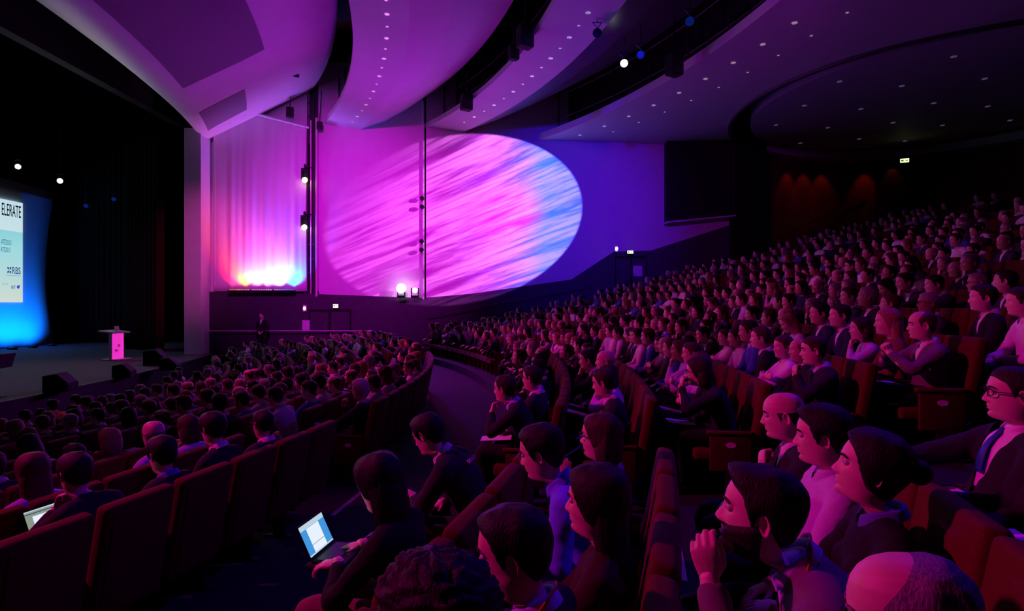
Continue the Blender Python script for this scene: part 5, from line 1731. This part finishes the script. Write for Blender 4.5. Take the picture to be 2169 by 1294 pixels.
def build_lectern():
    p = (-15.15, 22.7, STAGE_Z)
    r = empty('lectern', p, math.radians(-8)); tag(r, 'slim white lectern with glowing pink front panel on the stage', 'lectern')
    M['lectern_pink'] = mat('lit_pink_acrylic', (.9, .05, .6), .3, emit=((1.0, .04, .62), .75))
    b = MB(); b.box((-.40, -.38, 0), (.30, .38, .05)); b.obj('base', 'white_metal', r, bevel=.02)
    b = MB(); b.box((-.05, -.30, .05), (.0, .22, 1.03)); b.obj('front_panel', 'lectern_pink', r, bevel=.01)
    b = MB(); b.box((-.10, -.34, .05), (.02, -.30, 1.04)); b.obj('side_post', 'white_metal', r, bevel=.008)
    b = MB(); b.box((-.10, .22, .05), (.02, .25, 1.04)); b.obj('side_post', 'lectern_pink', r, bevel=.008)
    mt = Matrix.Translation((0, 0, 1.06)) @ Matrix.Rotation(math.radians(6), 4, 'Y')
    b = MB(); b.box((-.46, -.45, -.02), (.18, .40, .04), 0, mt); b.obj('top_board', 'white_metal', r, bevel=.015)
    b = MB()
    for z, w in ((.30, .14), (.35, .16), (.40, .12), (.50, .10), (.54, .12), (.58, .10)):
        y0 = -.16 if z < .45 else -.02
        b.box((.001, y0, z), (.006, y0 + w, z + .022))
    b.obj('panel_lettering', 'ink', r)
    # things on it
    q = empty('display_card', (p[0] - .08, p[1] + .05, STAGE_Z + 1.10), math.radians(-8)); tag(q, 'cream box-shaped card standing on the lectern top', 'card')
    b = MB(); b.box((-.02, -.08, -.01), (.01, .12, .20), 0, Matrix.Rotation(math.radians(-10), 4, 'Y')); b.box((-.10, -.08, -.015), (.01, .12, .0)); b.obj('card', 'card_cream', q, bevel=.004)
    q = empty('microphone', (p[0] - .12, p[1] - .12, STAGE_Z + 1.09)); tag(q, 'thin gooseneck microphone rising from the lectern top', 'microphone')
    b = MB(); b.lathe([(.04, -.012), (.035, .012), (.012, .02)], 12); b.obj('base', 'black', q)
    b = MB()
    pts = [(0, 0, .01), (0, 0, .16), (-.02, 0, .26), (-.06, 0, .33), (-.11, 0, .36)]
    for a_, c_ in zip(pts[:-1], pts[1:]): b.rod(a_, c_, .006, 6)
    b.obj('gooseneck', 'metal', q)
    b = MB(); b.rod((-.10, 0, .355), (-.16, 0, .37), .016, 8); b.obj('capsule', 'black', q)
    for dy, hh in ((-.12, .10), (-.02, .09)):
        b = MB(); b.lathe([(.026, -.02), (.030, hh), (.026, hh), (.022, 0.0)], 14)
        g = b.obj('drinking_glass', 'glass', None, True, loc=(p[0] - .02, p[1] + dy, STAGE_Z + 1.10)); tag(g, 'short clear drinking glass on the lectern top', 'glass', 'glasses on the lectern')
M['card_cream'] = mat('cream_card', (.85, .75, .50), .6)
M['glass'] = mat('clear_glass', (.9, .8, .6), .1)
build_lectern()

# wedge monitors on the stage lip
def wedge(u, v, Yd, s, lab, rz=0.3):
    p = at(u, v, Yd); p.z = STAGE_Z
    r = empty('stage_monitor', p, rz); tag(r, lab, 'speaker', None)
    b = MB(); b.prism([(-.30*s, -.34*s, 0), (.26*s, -.34*s, 0), (.26*s, -.34*s, .18*s), (-.02*s, -.34*s, .46*s), (-.30*s, -.34*s, .42*s)], (0, .68*s, 0)); b.obj('cabinet', 'void', r, bevel=.02)
    nrm = Matrix.Translation((.12*s, 0, .325*s)) @ Matrix.Rotation(math.radians(45), 4, 'Y')
    b = MB(); b.box((-.17*s, -.30*s, -.006), (.17*s, .30*s, .010), 0, nrm); b.obj('grille', 'black', r)
    b = MB(); b.box((-.31*s, -.09*s, .22*s), (-.295*s, .09*s, .28*s)); b.obj('handle', 'metal', r)
wedge(334, 772, 20.9, 1.2, 'large black wedge monitor on the stage behind the lectern patch')
wedge(362, 783, 19.2, 0.9, 'low black wedge monitor beside the large one at the stage edge')
wedge(265, 797, 17.3, 0.85, 'small black wedge monitor alone on the lip of the stage')
wedge(131, 826, 14.5, 0.95, 'black wedge monitor on the stage lip above the orange jumper')
r = empty('music_stand', (-11.75, 13.45, STAGE_Z), 0.2); tag(r, 'black stand at the front edge of the stage', 'stand')
b = MB(); b.rod((0, 0, 0), (0, 0, .75), .018); b.obj('pole', 'black', r)
b = MB(); b.box((-.05, -.28, .68), (-.02, .28, 1.02), 0, Matrix.Rotation(math.radians(15), 4, 'Y')); b.obj('desk', 'black', r, bevel=.01)
b = MB(); b.lathe([(.18, 0), (.17, .02), (.03, .05)], 14); b.obj('base', 'black', r)

# black stage curtains, one with a reddish edge
def curtain(p0, p1, z0, z1, m, lab, folds=9):
    a, c = Vector((*p0, 0)), Vector((*p1, 0)); d = c - a; n = Vector((-d.y, d.x, 0)).normalized()
    nx = folds * 8; v, f = [], []
    for j in range(7):
        t = j / 6
        for i in range(nx + 1):
            s = i / nx
            p = a + d * s + n * (.09 * math.sin(s * folds * 2 * math.pi) * (1 - .3 * t))
            v.append((p.x, p.y, z0 + (z1 - z0) * t))
    for j in range(6):
        for i in range(nx):
            k = j * (nx + 1) + i; f.append((k, k + 1, k + nx + 2, k + nx + 1))
    o = link('stage_curtain', new_mesh('stage_curtain', v, f, (m,), True)); tag(o, lab, 'curtain')
    sm = o.modifiers.new('t', 'SOLIDIFY'); sm.thickness = .02
    return o
curtain((-18.6, 28.4), (-16.3, 27.2), STAGE_Z, 9.0, 'void', 'black folded side curtain at the far wing of the stage')
curtain((-16.35, 27.1), (-15.85, 26.9), STAGE_Z, 4.9, 'curtain', 'narrow dark red curtain edge hanging in the far wing', 3)
curtain((-24.6, 33.4), (-20.0, 33.0), STAGE_Z, 9.0, 'void', 'black folded curtain right behind the stage screen edge', 14)

# ================================================================== LAMPS
def par_can(loc, target, lab, lens=None, s=1.0, group=None, hang=None, name='stage_lamp'):
    loc, target = Vector(loc), Vector(target)
    r = empty(name, loc); tag(r, lab, 'lamp', group)
    q = (target - loc).to_track_quat('-Z', 'Y').to_matrix().to_4x4()
    b = MB(); b.lathe([(.03*s, .30*s), (.075*s, .26*s), (.095*s, .10*s), (.105*s, .015*s), (.112*s, -.0*s), (.112*s, -.03*s), (.10*s, -.03*s), (.098*s, .0)], 16, 0, q)
    b.obj('housing', 'black', r, True)
    if lens:
        b = MB(); b.lathe([(.095*s, .0), (.06*s, -.012*s), (.001, -.016*s)], 16, 0, q); b.obj('lens', lens, r, True)
    b = MB()
    up = .26 * s
    b.rod((q @ Vector((.118*s, 0, .08*s))), Vector((.118*s, 0, up)), .010*s, 6); b.rod((q @ Vector((-.118*s, 0, .08*s))), Vector((-.118*s, 0, up)), .010*s, 6)
    b.rod(Vector((-.118*s, 0, up)), Vector((.118*s, 0, up)), .010*s, 6)
    b.obj('yoke', 'metal', r)
    if hang is not None:
        b = MB(); b.rod((0, 0, up), (0, 0, hang - loc.z), .014, 6); b.obj('hanger', 'metal', r)
    return r
def back(p, t, d=.08):
    p, t = Vector(p), Vector(t); return p - (t - p).normalized() * d
for p_, t_ in (((-11.2, 4.0, 6.3), (1.2, 3.4, -1.6)), ((-11.0, 12.0, 6.3), (0.5, 13.5, -1.9))):
    par_can(back(p_, t_, .30), t_, 'black spotlight hung under the curved header facing the audience', None, 1.6, 'header spotlights facing the audience', 7.6)
par_can(back((6.4, 6.6, 7.0), (0.6, 3.2, -1.2), .25), (0.6, 3.2, -1.2), 'black spotlight under the rear lighting bridge aimed down at the seats', None, 1.2, None, 8.0)
for (p_, t_, c_, e_, a_), w_ in zip(WASH, ('first', 'middle', 'rear')):
    par_can(back(p_, t_, .28), t_, 'black wash light below the %s lighting bridge aimed at the far wall' % w_, None, 1.2, None, 7.8)
par_can(back(GOBO_P, GOBO_T, .3), GOBO_T, 'large black projector lamp below the rear ceiling throwing streaks on the wall', None, 1.5, None, 7.3, 'pattern_projector')
par_can(back((-4.4, 11.5, 7.3), (-13.4, 25.6, 2.2), .25), (-13.4, 25.6, 2.2), 'added unseen spotlight body below the first bridge aimed at the pink column', None, 1.0, None, 7.9)  # made-up housing for the added column fill
for u, v, lens, lab in ((38, 353, 'lamp_white', 'lit white lamp above the top of the stage screen'), (127, 383, 'lamp_white', 'lit white lamp beside the top corner of the stage screen'), (182, 436, 'lamp_blue', 'dim blue lamp deep on the dark stage'), (241, 422, 'lamp_blue', 'dim blue lamp on the dark stage nearest the header')):
    p = at(u, v, 26.5)
    par_can(p, (p.x + 11, p.y - 16, p.z - 5), lab, lens, 1.15 if lens == 'lamp_white' else 1.0, None, 12.5)

# tower of side lights in the gap of the far wall
tw = empty('lighting_tower', (X26(660), WALL - 0.02, Z26(622))); tag(tw, 'dark slim lighting tower standing in the wall gap', 'tower')
H = Z26(200) - Z26(622)
for dx in (-.16, .12):
    b = MB(); b.rod((dx, 0, 0), (dx, 0, H), .03, 8); b.obj('upright', 'metal', tw)
z = .3
while z < H:
    b = MB(); b.rod((-.16, 0, z), (.12, 0, z + .0), .016, 6); b.rod((-.16, 0, z), (.12, 0, min(z + .6, H)), .010, 6); b.obj('rung', 'metal', tw); z += .62
b = MB(); b.box((-.3, -.02, .0), (.3, .18, .12)); b.obj('base', 'black', tw)
for u, v, lab in ((646, 377, 'upper lantern with warm bulb clamped to the lighting tower'), (645, 477, 'lower lantern with warm bulb clamped to the lighting tower')):
    p = at(u, v, WALL - .3)
    r = empty('lantern', p); tag(r, lab, 'lamp')
    b = MB(); b.box((-.17, -.02, -.06), (-.13, .22, .42)); b.box((.11, -.02, -.06), (.15, .22, .42)); b.box((-.17, -.02, .36), (.15, .22, .44)); b.box((-.13, .18, -.06), (.11, .22, .40)); b.obj('housing', 'black', r, bevel=.01)
    b = MB(); b.lathe([(.001, -.06), (.10, -.03), (.125, .03), (.10, .09), (.001, .11)], 16, 0, Matrix.Translation((0, 0, -.10)) @ Matrix.Rotation(math.radians(80), 4, 'X')); b.obj('bulb', 'lamp_warm', r, True)
    b = MB(); b.box((-.03, -.05, .42), (.03, .1, .60)); b.rod((0, .1, .5), (.28, .25, .5), .02); b.obj('clamp', 'metal', r)
# side lights on the second post
for v in (420, 438, 511, 529):
    p = at(893 if v > 500 else 894, v, WALL - .25)
    r = empty('side_light', p); tag(r, 'small round black lamp clamped to the white edge post', 'lamp', 'round lamps on the edge post')
    b = MB(); b.lathe([(.001, -.10), (.08, -.09), (.10, 0), (.08, .09), (.001, .10)], 14, 0, Matrix.Rotation(math.radians(80), 4, 'X')); b.obj('housing', 'black', r, True)
    b = MB(); b.rod((0, 0, 0), (.09, .22, 0), .018, 6); b.obj('clamp', 'metal', r)
# LED battens on the ledge
LEDC = [((1, .25, .05), (1, .5, .1), (1, .3, .5)), ((1, .3, .8), (.8, .4, 1), (1, .6, 1)), ((.4, .5, 1), (.1, .4, 1), (0, .3, 1))]
for k in range(3):
    x0 = -12.3 + .98 * k
    r = empty('led_batten', (x0, 25.62, .56)); tag(r, ('red and amber', 'pink and white', 'cyan and blue')[k] + ' LED batten lying on the ledge under the draped panel', 'light')
    b = MB(); b.box((0, -.07, 0), (.92, .07, .11)); b.obj('housing', 'black', r, bevel=.01)
    for j in range(9):
        c = LEDC[k][j // 3]; key = 'led_%d_%d' % (k, j // 3)
        if key not in M: M[key] = mat(key.replace('led', 'led_lens'), c, .4, emit=(c, 3.0))
        b = MB(); b.lathe([(.032, 0), (.028, .014), (.001, .016)], 10, 0, Matrix.Translation((.06 + .1 * j, -.01, .108))); b.obj('lens', key, r, True)
# moving heads on the ledge
for u, v, lens, lab in ((850, 611, 'lamp_beam', 'moving-head lamp with blinding white beam on the wall ledge'), (879, 615, 'lamp_pink', 'smaller pink-white lamp beside the blinding moving head')):
    p = at(u, v, 25.55)
    zb = Z26(631)
    r = empty('moving_head', (p.x, p.y, zb)); tag(r, lab, 'lamp')
    b = MB(); b.box((-.16, -.14, 0), (.16, .14, .10)); b.obj('base', 'black', r, bevel=.015)
    b = MB(); b.box((-.17, -.05, .08), (-.13, .05, .42)); b.box((.13, -.05, .08), (.17, .05, .42)); b.obj('arm', 'black', r, bevel=.01)
    hz = p.z - zb
    s_ = 1.8 if lens == 'lamp_beam' else 1.0
    q = Matrix.Translation((0, 0, hz)) @ (Vector((.10, -1, .05))).to_track_quat('-Z', 'Y').to_matrix().to_4x4()
    b = MB(); b.lathe([(.06, .22), (.11, .16), (.125, -.02), (.125, -.05)], 16, 0, q); b.obj('head', 'black', r, True)
    b = MB(); b.lathe([(.115 * s_, -.055), (.07 * s_, -.075), (.001, -.08)], 16, 0, q); b.obj('lens', lens, r, True)

# lamps and loudspeakers on the bridges
def on_bridge(u, v, Yd, lens, lab, s=1.2):
    p = at(u, v, Yd); par_can(p, (p.x - 2, p.y - 12, p.z - 5), lab, lens, s, None, p.z + .9)
on_bridge(1322, 134, 17.5, 'lamp_white', 'lit round white lamp on the rear lighting bridge', 1.15)
on_bridge(1357, 116, 17.0, 'lamp_blue', 'dim blue lamp on the rear bridge next to the white one', 1.2)
on_bridge(1461, 45, 15.0, 'lamp_blue', 'dim blue lamp high on the rear bridge near the ceiling panel', 1.2)
on_bridge(1265, 70, 16.0, None, 'unlit black lamp on the middle of the rear bridge', 1.1)
def speaker(u, v, Yd, s, lab):
    p = at(u, v, Yd); r = empty('loudspeaker', p, .5); tag(r, lab, 'speaker')
    b = MB(); b.box((-.22*s, -.18*s, -.32*s), (.22*s, .18*s, .32*s)); b.obj('cabinet', 'black', r, bevel=.05)
    b = MB(); b.box((-.19*s, -.20*s, -.28*s), (.19*s, -.175*s, .28*s)); b.obj('grille', 'metal', r, bevel=.005)
    b = MB(); b.rod((0, 0, .3*s), (.1, .1, .3*s + 1.4), .02); b.obj('bracket', 'metal', r)
speaker(1112, 78, 17.2, 1.0, 'black loudspeaker hung from the lip of the middle ceiling panel')
speaker(988, 217, 22.5, .95, 'small black loudspeaker on the far end of the middle panel lip')
speaker(1428, 138, 17.8, 1.0, 'black loudspeaker on the lip of the rear ceiling panel')
speaker(1088, 112, 18.4, .7, 'flat black loudspeaker clamped beside the hung one')
speaker(614, 238, 25.7, .7, 'small dark loudspeaker in the recess above the draped panel')
speaker(677, 266, 25.6, .55, 'tiny black loudspeaker at the top of the white edge post')

# ---- exit signs, notices
def exit_sign(u, v, Yd, w, h, m, lab, rz=0.0):
    p = at(u, v, Yd); r = empty('exit_sign', p, rz); tag(r, lab, 'sign')
    b = MB(); b.box((-w/2 - .02, 0, -h/2 - .02), (w/2 + .02, .08, h/2 + .02)); b.obj('housing', 'black', r, bevel=.006)
    b = MB(); b.box((-w/2, -.012, -h/2), (w/2, .0, h/2)); fc = b.obj('face', m, r)
    b = MB(); b.box((-w*.40, -.016, -h*.22), (-w*.12, -.011, h*.22)); b.prism([(w*.02, -.016, -h*.06), (w*.22, -.016, -h*.06), (w*.22, -.016, -h*.28), (w*.40, -.016, 0), (w*.22, -.016, h*.28), (w*.22, -.016, h*.06), (w*.02, -.016, h*.06)], (0, .005, 0)); b.obj('pictogram', 'green', fc)
exit_sign(711, 648, 25.8, .22, .16, 'exit_warm', 'small pale lit exit sign above the door below the wall')
exit_sign(1335, 534, 25.8, .26, .13, 'exit', 'green-white exit sign above the upper side door')
exit_sign(1916, 340, 26.6, .34, .17, 'exit', 'lit exit sign above the rear bay door', -.35)
for u, v, lab, m in ((645, 653, 'small warm emergency lamp left of the exit sign', 'lamp_warm'), (1306, 527, 'oval white emergency lamp left of the upper exit sign', 'lamp_white')):
    p = at(u, v, 25.86); r = empty('emergency_lamp', p); tag(r, lab, 'lamp')
    b = MB(); b.box((-.08, .0, -.14), (.08, .10, .14)); b.obj('housing', 'white_metal', r, bevel=.02)
    b = MB(); b.lathe([(.05, 0), (.04, .03), (.001, .035)], 12, 0, Matrix.Diagonal((1, 1, 1.4, 1)) @ Matrix.Rotation(math.radians(90), 4, 'X')); b.obj('lens', m, r, True)
for u, v, w, h, lab in ((648, 689, .32, .44, 'pale notice on the dark wall beside the lower door'), (1351, 574, .40, .46, 'pale notice board beside the upper side door')):
    p = at(u, v, 25.88); r = empty('wall_notice', p); tag(r, lab, 'notice')
    b = MB(); b.box((-w/2, 0, -h/2), (w/2, .04, h/2)); b.obj('board', 'white_metal', r)
    b = MB(); b.box((-w*.44, -.004, -h*.44), (w*.44, .002, h*.44)); b.obj('sheet', 'paper', r)

# walkway and steward by the far wall
b = MB(); b.box((-13.0, 24.75, -3.6), (-6.0, WALL - .05, -2.12)); b.obj('walkway', 'carpet', floor)
sp = dict(standing=True, hair='short', ht=.012, seed=41, open=.28, lean=0, bend=2, h=1.75, arms={1: ((.12, .10, 1.02), (-.4, .8, 0)), -1: ((.12, -.10, 1.02), (-.4, -.8, 0))})
add_person(sp, (X26(560) + .25, 25.2, -2.12), math.radians(-100), 'steward in dark suit standing with folded hands by the far wall', 'mid')

# red scallop lights on the rear bay wall
for u_ in (1672, 1706, 1743, 1833, 1890):
    t = min((math.radians(k * .25) for k in range(240, 520)), key=lambda t: abs(CU + FPX * (DC[0] + DR * math.cos(t)) / (DC[1] + DR * math.sin(t)) - u_))
    p = (DC[0] + (DR - .35) * math.cos(t), DC[1] + (DR - .35) * math.sin(t), 6.9)
    l = spot('rear_wall_light', p, (DC[0] + (DR + .1) * math.cos(t), DC[1] + (DR + .1) * math.sin(t), 5.2), (1.0, .06, .01), 16, 60, .8, .03)
    r = empty('wall_downlight', p); tag(r, 'small red downlight close to the rear bay wall', 'light', 'red downlights of the rear bay')
    b = MB(); b.lathe([(.05, .02), (.05, .10), (.02, .11)], 10); b.obj('housing', 'black', r)

# ================================================================== THINGS IN HANDS AND ON LAPS
def screen_mat(name, cols, strength):
    m = bpy.data.materials.new(name); m.use_nodes = True
    nt = m.node_tree; bs = nt.nodes['Principled BSDF']
    bs.inputs['Base Color'].default_value = (.02, .02, .02, 1)
    bs.inputs['Emission Color'].default_value = (*cols, 1); bs.inputs['Emission Strength'].default_value = strength
    return m
M['lcd_blue'] = screen_mat('lcd_blue', (.06, .36, .85), .85)
M['lcd_white'] = screen_mat('lcd_white', (.80, .88, 1.0), 1.0)
M['lcd_bar'] = screen_mat('lcd_bar', (.55, .72, .80), .9)
M['lcd_grey'] = screen_mat('lcd_grey', (.42, .50, .40), .6)
M['lcd_dark'] = screen_mat('lcd_dark', (.03, .06, .15), .5)
def laptop(loc, rotz, tilt, lab, scheme, sc=1.0, pitch=0.0):
    r = empty('laptop', loc, rotz); tag(r, lab, 'laptop'); r.scale = (sc, sc, sc)
    r.rotation_euler = (0, pitch, rotz)
    b = MB(); b.box((-.12, -.165, 0), (.12, .165, .022)); bs = b.obj('base', 'black', r, bevel=.006)
    b = MB(); b.box((-.05, -.145, .020), (.09, .145, .0245)); kb = b.obj('keyboard', 'metal', r)
    b = MB(); b.box((-.10, -.045, .020), (-.058, .045, .0235)); b.obj('touchpad', 'metal', r)
    mt = Matrix.Translation((.12, 0, .018)) @ Matrix.Rotation(math.radians(tilt), 4, 'Y')
    b = MB(); b.box((-.004, -.165, 0), (.008, .165, .235), 0, mt); lid = b.obj('lid', 'black', r, bevel=.004)
    def pane(y0, y1, z0, z1, m, off):
        q = MB(); q.box((-.0052 - off, y0, z0), (-.004, y1, z1), 0, mt); q.obj('display_area', m, lid)
    if scheme == 'blue':
        pane(-.155, .155, .018, .225, 'lcd_blue', 0); pane(-.155, .155, .192, .225, 'lcd_bar', .0006); pane(-.075, .085, .026, .190, 'lcd_white', .0008)
        pane(-.155, .155, .018, .028, 'lcd_bar', .001); pane(-.075, .085, .076, .080, 'lcd_grey', .0012)
    else:
        pane(-.155, .155, .018, .225, 'lcd_grey', 0); pane(-.155, .155, .196, .202, 'lcd_dark', .0006); pane(-.05, .10, .03, .175, 'lcd_white', .0008); pane(-.155, .155, .216, .225, 'lcd_bar', .0006)
    return r
def tablet(s, x0, x1, y0, y1):
    # fold-out writing board on the seat arm
    b = MB(); b.box((x0, y0, .695), (x1, y1, .715)); b.obj('writing_tablet', 'black', s['root'], bevel=.006)
    b = MB(); b.rod((.10, .262, .60), (.22, .262, .70), .014, 8); b.obj('tablet_arm', 'metal', s['root'])
tablet(laptop_woman[2], .30, .54, -.23, .03)
tablet(laptop_man[2], .24, .44, -.16, .12)
tablet(seat_at('upper', 0, 2.23), .10, .42, -.02, .27)
R_, S_, _ = laptop_woman
p = W(R_, (.43, -.10, .722)); laptop(p, R_.rotation_euler.z + .1, 26, 'black laptop with bright blue document screen on the lap of the typing woman', 'blue', .74)
R_, S_, _ = laptop_man
p = W(R_, (.34, -.02, .715)); laptop(p, R_.rotation_euler.z, 24, 'laptop with pale grey document screen in the last lower row', 'grey', .8)

def sheet(loc, rotz, size, lab, m='paper', pitch=0.0, roll=0.0, group=None, name='paper_sheet', th=.004):
    b = MB(); b.box((-size[0]/2, -size[1]/2, 0), (size[0]/2, size[1]/2, th))
    # slightly curled corner
    o = b.obj(name, m, None, loc=loc, rot=(roll, pitch, rotz)); tag(o, lab, 'paper', group)
    return o
M['folder_blue'] = mat('blue_folder', (.02, .06, .45), .5)
M['phone_lit'] = mat('lit_phone_screen', (.5, .7, .9), .4, emit=((.7, .85, 1.0), 1.6))
def held_phone(loc, rotz, pitch, lab, disp='phone_lit'):
    r = empty('mobile_phone', loc); r.rotation_euler = (0, pitch, rotz); tag(r, lab, 'phone')
    b = MB(); b.box((-.055, -.03, 0), (.055, .03, .009)); b.obj('body', 'black', r, bevel=.003)
    b = MB(); b.box((-.048, -.026, .0085), (.048, .026, .0095)); b.obj('display', disp, r)
# suit man
R_, S_, _ = suit_man; rz = R_.rotation_euler.z
sheet(W(R_, (.34, .05, .645)), rz, (.32, .23), 'sheaf of white paper on the lap of the man in blue tie', 'paper', .12)
sheet(W(R_, (.30, .10, .632)), rz + .1, (.34, .25), 'blue folder under the papers of the man in blue tie', 'folder_blue', .12, 0, None, 'document_folder', .008)
held_phone(W(R_, (.535, -.075, .775)), rz, -.3, 'phone with lit screen in the hand of the man in blue tie')
R_, S_, _ = legs_person; rz = R_.rotation_euler.z
sheet(W(R_, (.36, .06, .645)), rz + .1, (.34, .26), 'white notepad on dark-clad knees next to the man in blue tie', 'paper', .05)
# pen woman
R_, S_, _ = pen_woman; K = S_['_K']; A_ = S_['_arms'][1]
hd = K['H']; w0 = A_[2]
b = MB(); a0 = W(R_, (w0[0] + .045, w0[1] - .055, w0[2] + .075)); a1 = W(R_, (hd[0] + .112, hd[1] + .0, hd[2] - .060))
b.rod(a0 + (a0 - a1) * .35, a1, .0045, 8); b.rod(a1, a1 + (a1 - a0).normalized() * .012, .003, 8, 0, .001)
o = b.obj('pen', 'folder_blue'); tag(o, 'slim pen held to the mouth of the woman in glasses', 'pen')
# bearded man: notes on the lap
R_, S_, _ = beard_man; rz = R_.rotation_euler.z
sheet(W(R_, (.46, .10, .625)), rz + .3, (.22, .16), 'white note card on the knee of the bearded man', 'paper', -.1)
# white-haired man: cup
R_, S_, _ = white_hair_man
b = MB(); b.lathe([(.030, 0), (.038, .09), (.034, .09), (.028, .006)], 16)
o = b.obj('paper_cup', 'paper', None, True, loc=W(R_, (.475, .15, .655))); tag(o, 'white cup in the hand of the white-haired man', 'cup')
# paper lying over the arm of the empty seat in the first raked row
s = seat_at('upper', 0, 2.23)
ca = s['rotz']
mt = Matrix.Translation(s['pos']) @ Matrix.Rotation(ca, 4, 'Z')
sheet(mt @ Vector((.26, .12, .716)), ca + .25, (.30, .21), 'white sheet lying across the arm of the empty seat beside the aisle', 'paper', 0, 0)
R_, S_, _ = laptop_woman
sheet(W(R_, (.34, -.27, .66)), R_.rotation_euler.z, (.20, .15), 'open notebook page standing beside the typing woman', 'paper', -1.15)
R_, S_, _ = chin_man
sheet(W(R_, (.34, -.02, .65)), R_.rotation_euler.z + .1, (.30, .21), 'printed programme on the knees of the man with fist at his mouth', 'paper', .05)
R_, S_, _ = thumb_man
sheet(W(R_, (.42, .04, .645)), R_.rotation_euler.z, (.28, .34), 'white writing pad on the lap of the man with lilac collar', 'paper', -.2)
R_, S_, _ = clasp_man
sheet(W(R_, (.40, .04, .645)), R_.rotation_euler.z, (.24, .20), 'white card on the lap of the man with clasped hands', 'paper', -.1)
R_, S_, _ = hand_woman
sheet(W(R_, (.42, .02, .645)), R_.rotation_euler.z, (.26, .20), 'magazine on the lap of the woman with hand at her forehead', 'paper', -.1)
held_phone(W(R_, (.36, -.02, .66)), R_.rotation_euler.z, -.1, 'phone lying on the magazine of the woman at the row end', 'metal')
# programmes on laps further back
rnd = random.Random(5)
cnt = 0
for s in SEATED:
    if rnd.random() < .34 and s['Y'] > 4 and cnt < 90:
        mt = Matrix.Translation(s['pos']) @ Matrix.Rotation(s['rotz'], 4, 'Z')
        blk = 'lower rows' if s['block'] == 'lower' else 'raked upper rows'
        sheet(mt @ Vector((.36 + rnd.uniform(-.03, .05), rnd.uniform(-.06, .06), .655)), s['rotz'] + rnd.uniform(-.4, .4), (.29, .20), 'pale conference programme on the knees of a spectator in the ' + blk, 'paper', -.12 + rnd.uniform(-.15, .1), 0, 'programmes on laps in the ' + blk, 'conference_programme')
        cnt += 1
# lettering on the back of the black jacket
R_, S_, _ = jacket_man
kk, aa = S_['_K']['spine'](.40)
fw = Vector((math.cos(aa), 0, -math.sin(aa))); upv = Vector((math.sin(aa), 0, math.cos(aa)))
org = Vector(kk) - fw * .138
wm = R_.matrix_basis
to = text_on('jacket_lettering', 'OAKLEY', R_, org + Vector((0, .09, 0)), (0, -1, 0), upv, .16, .026, 'plate')
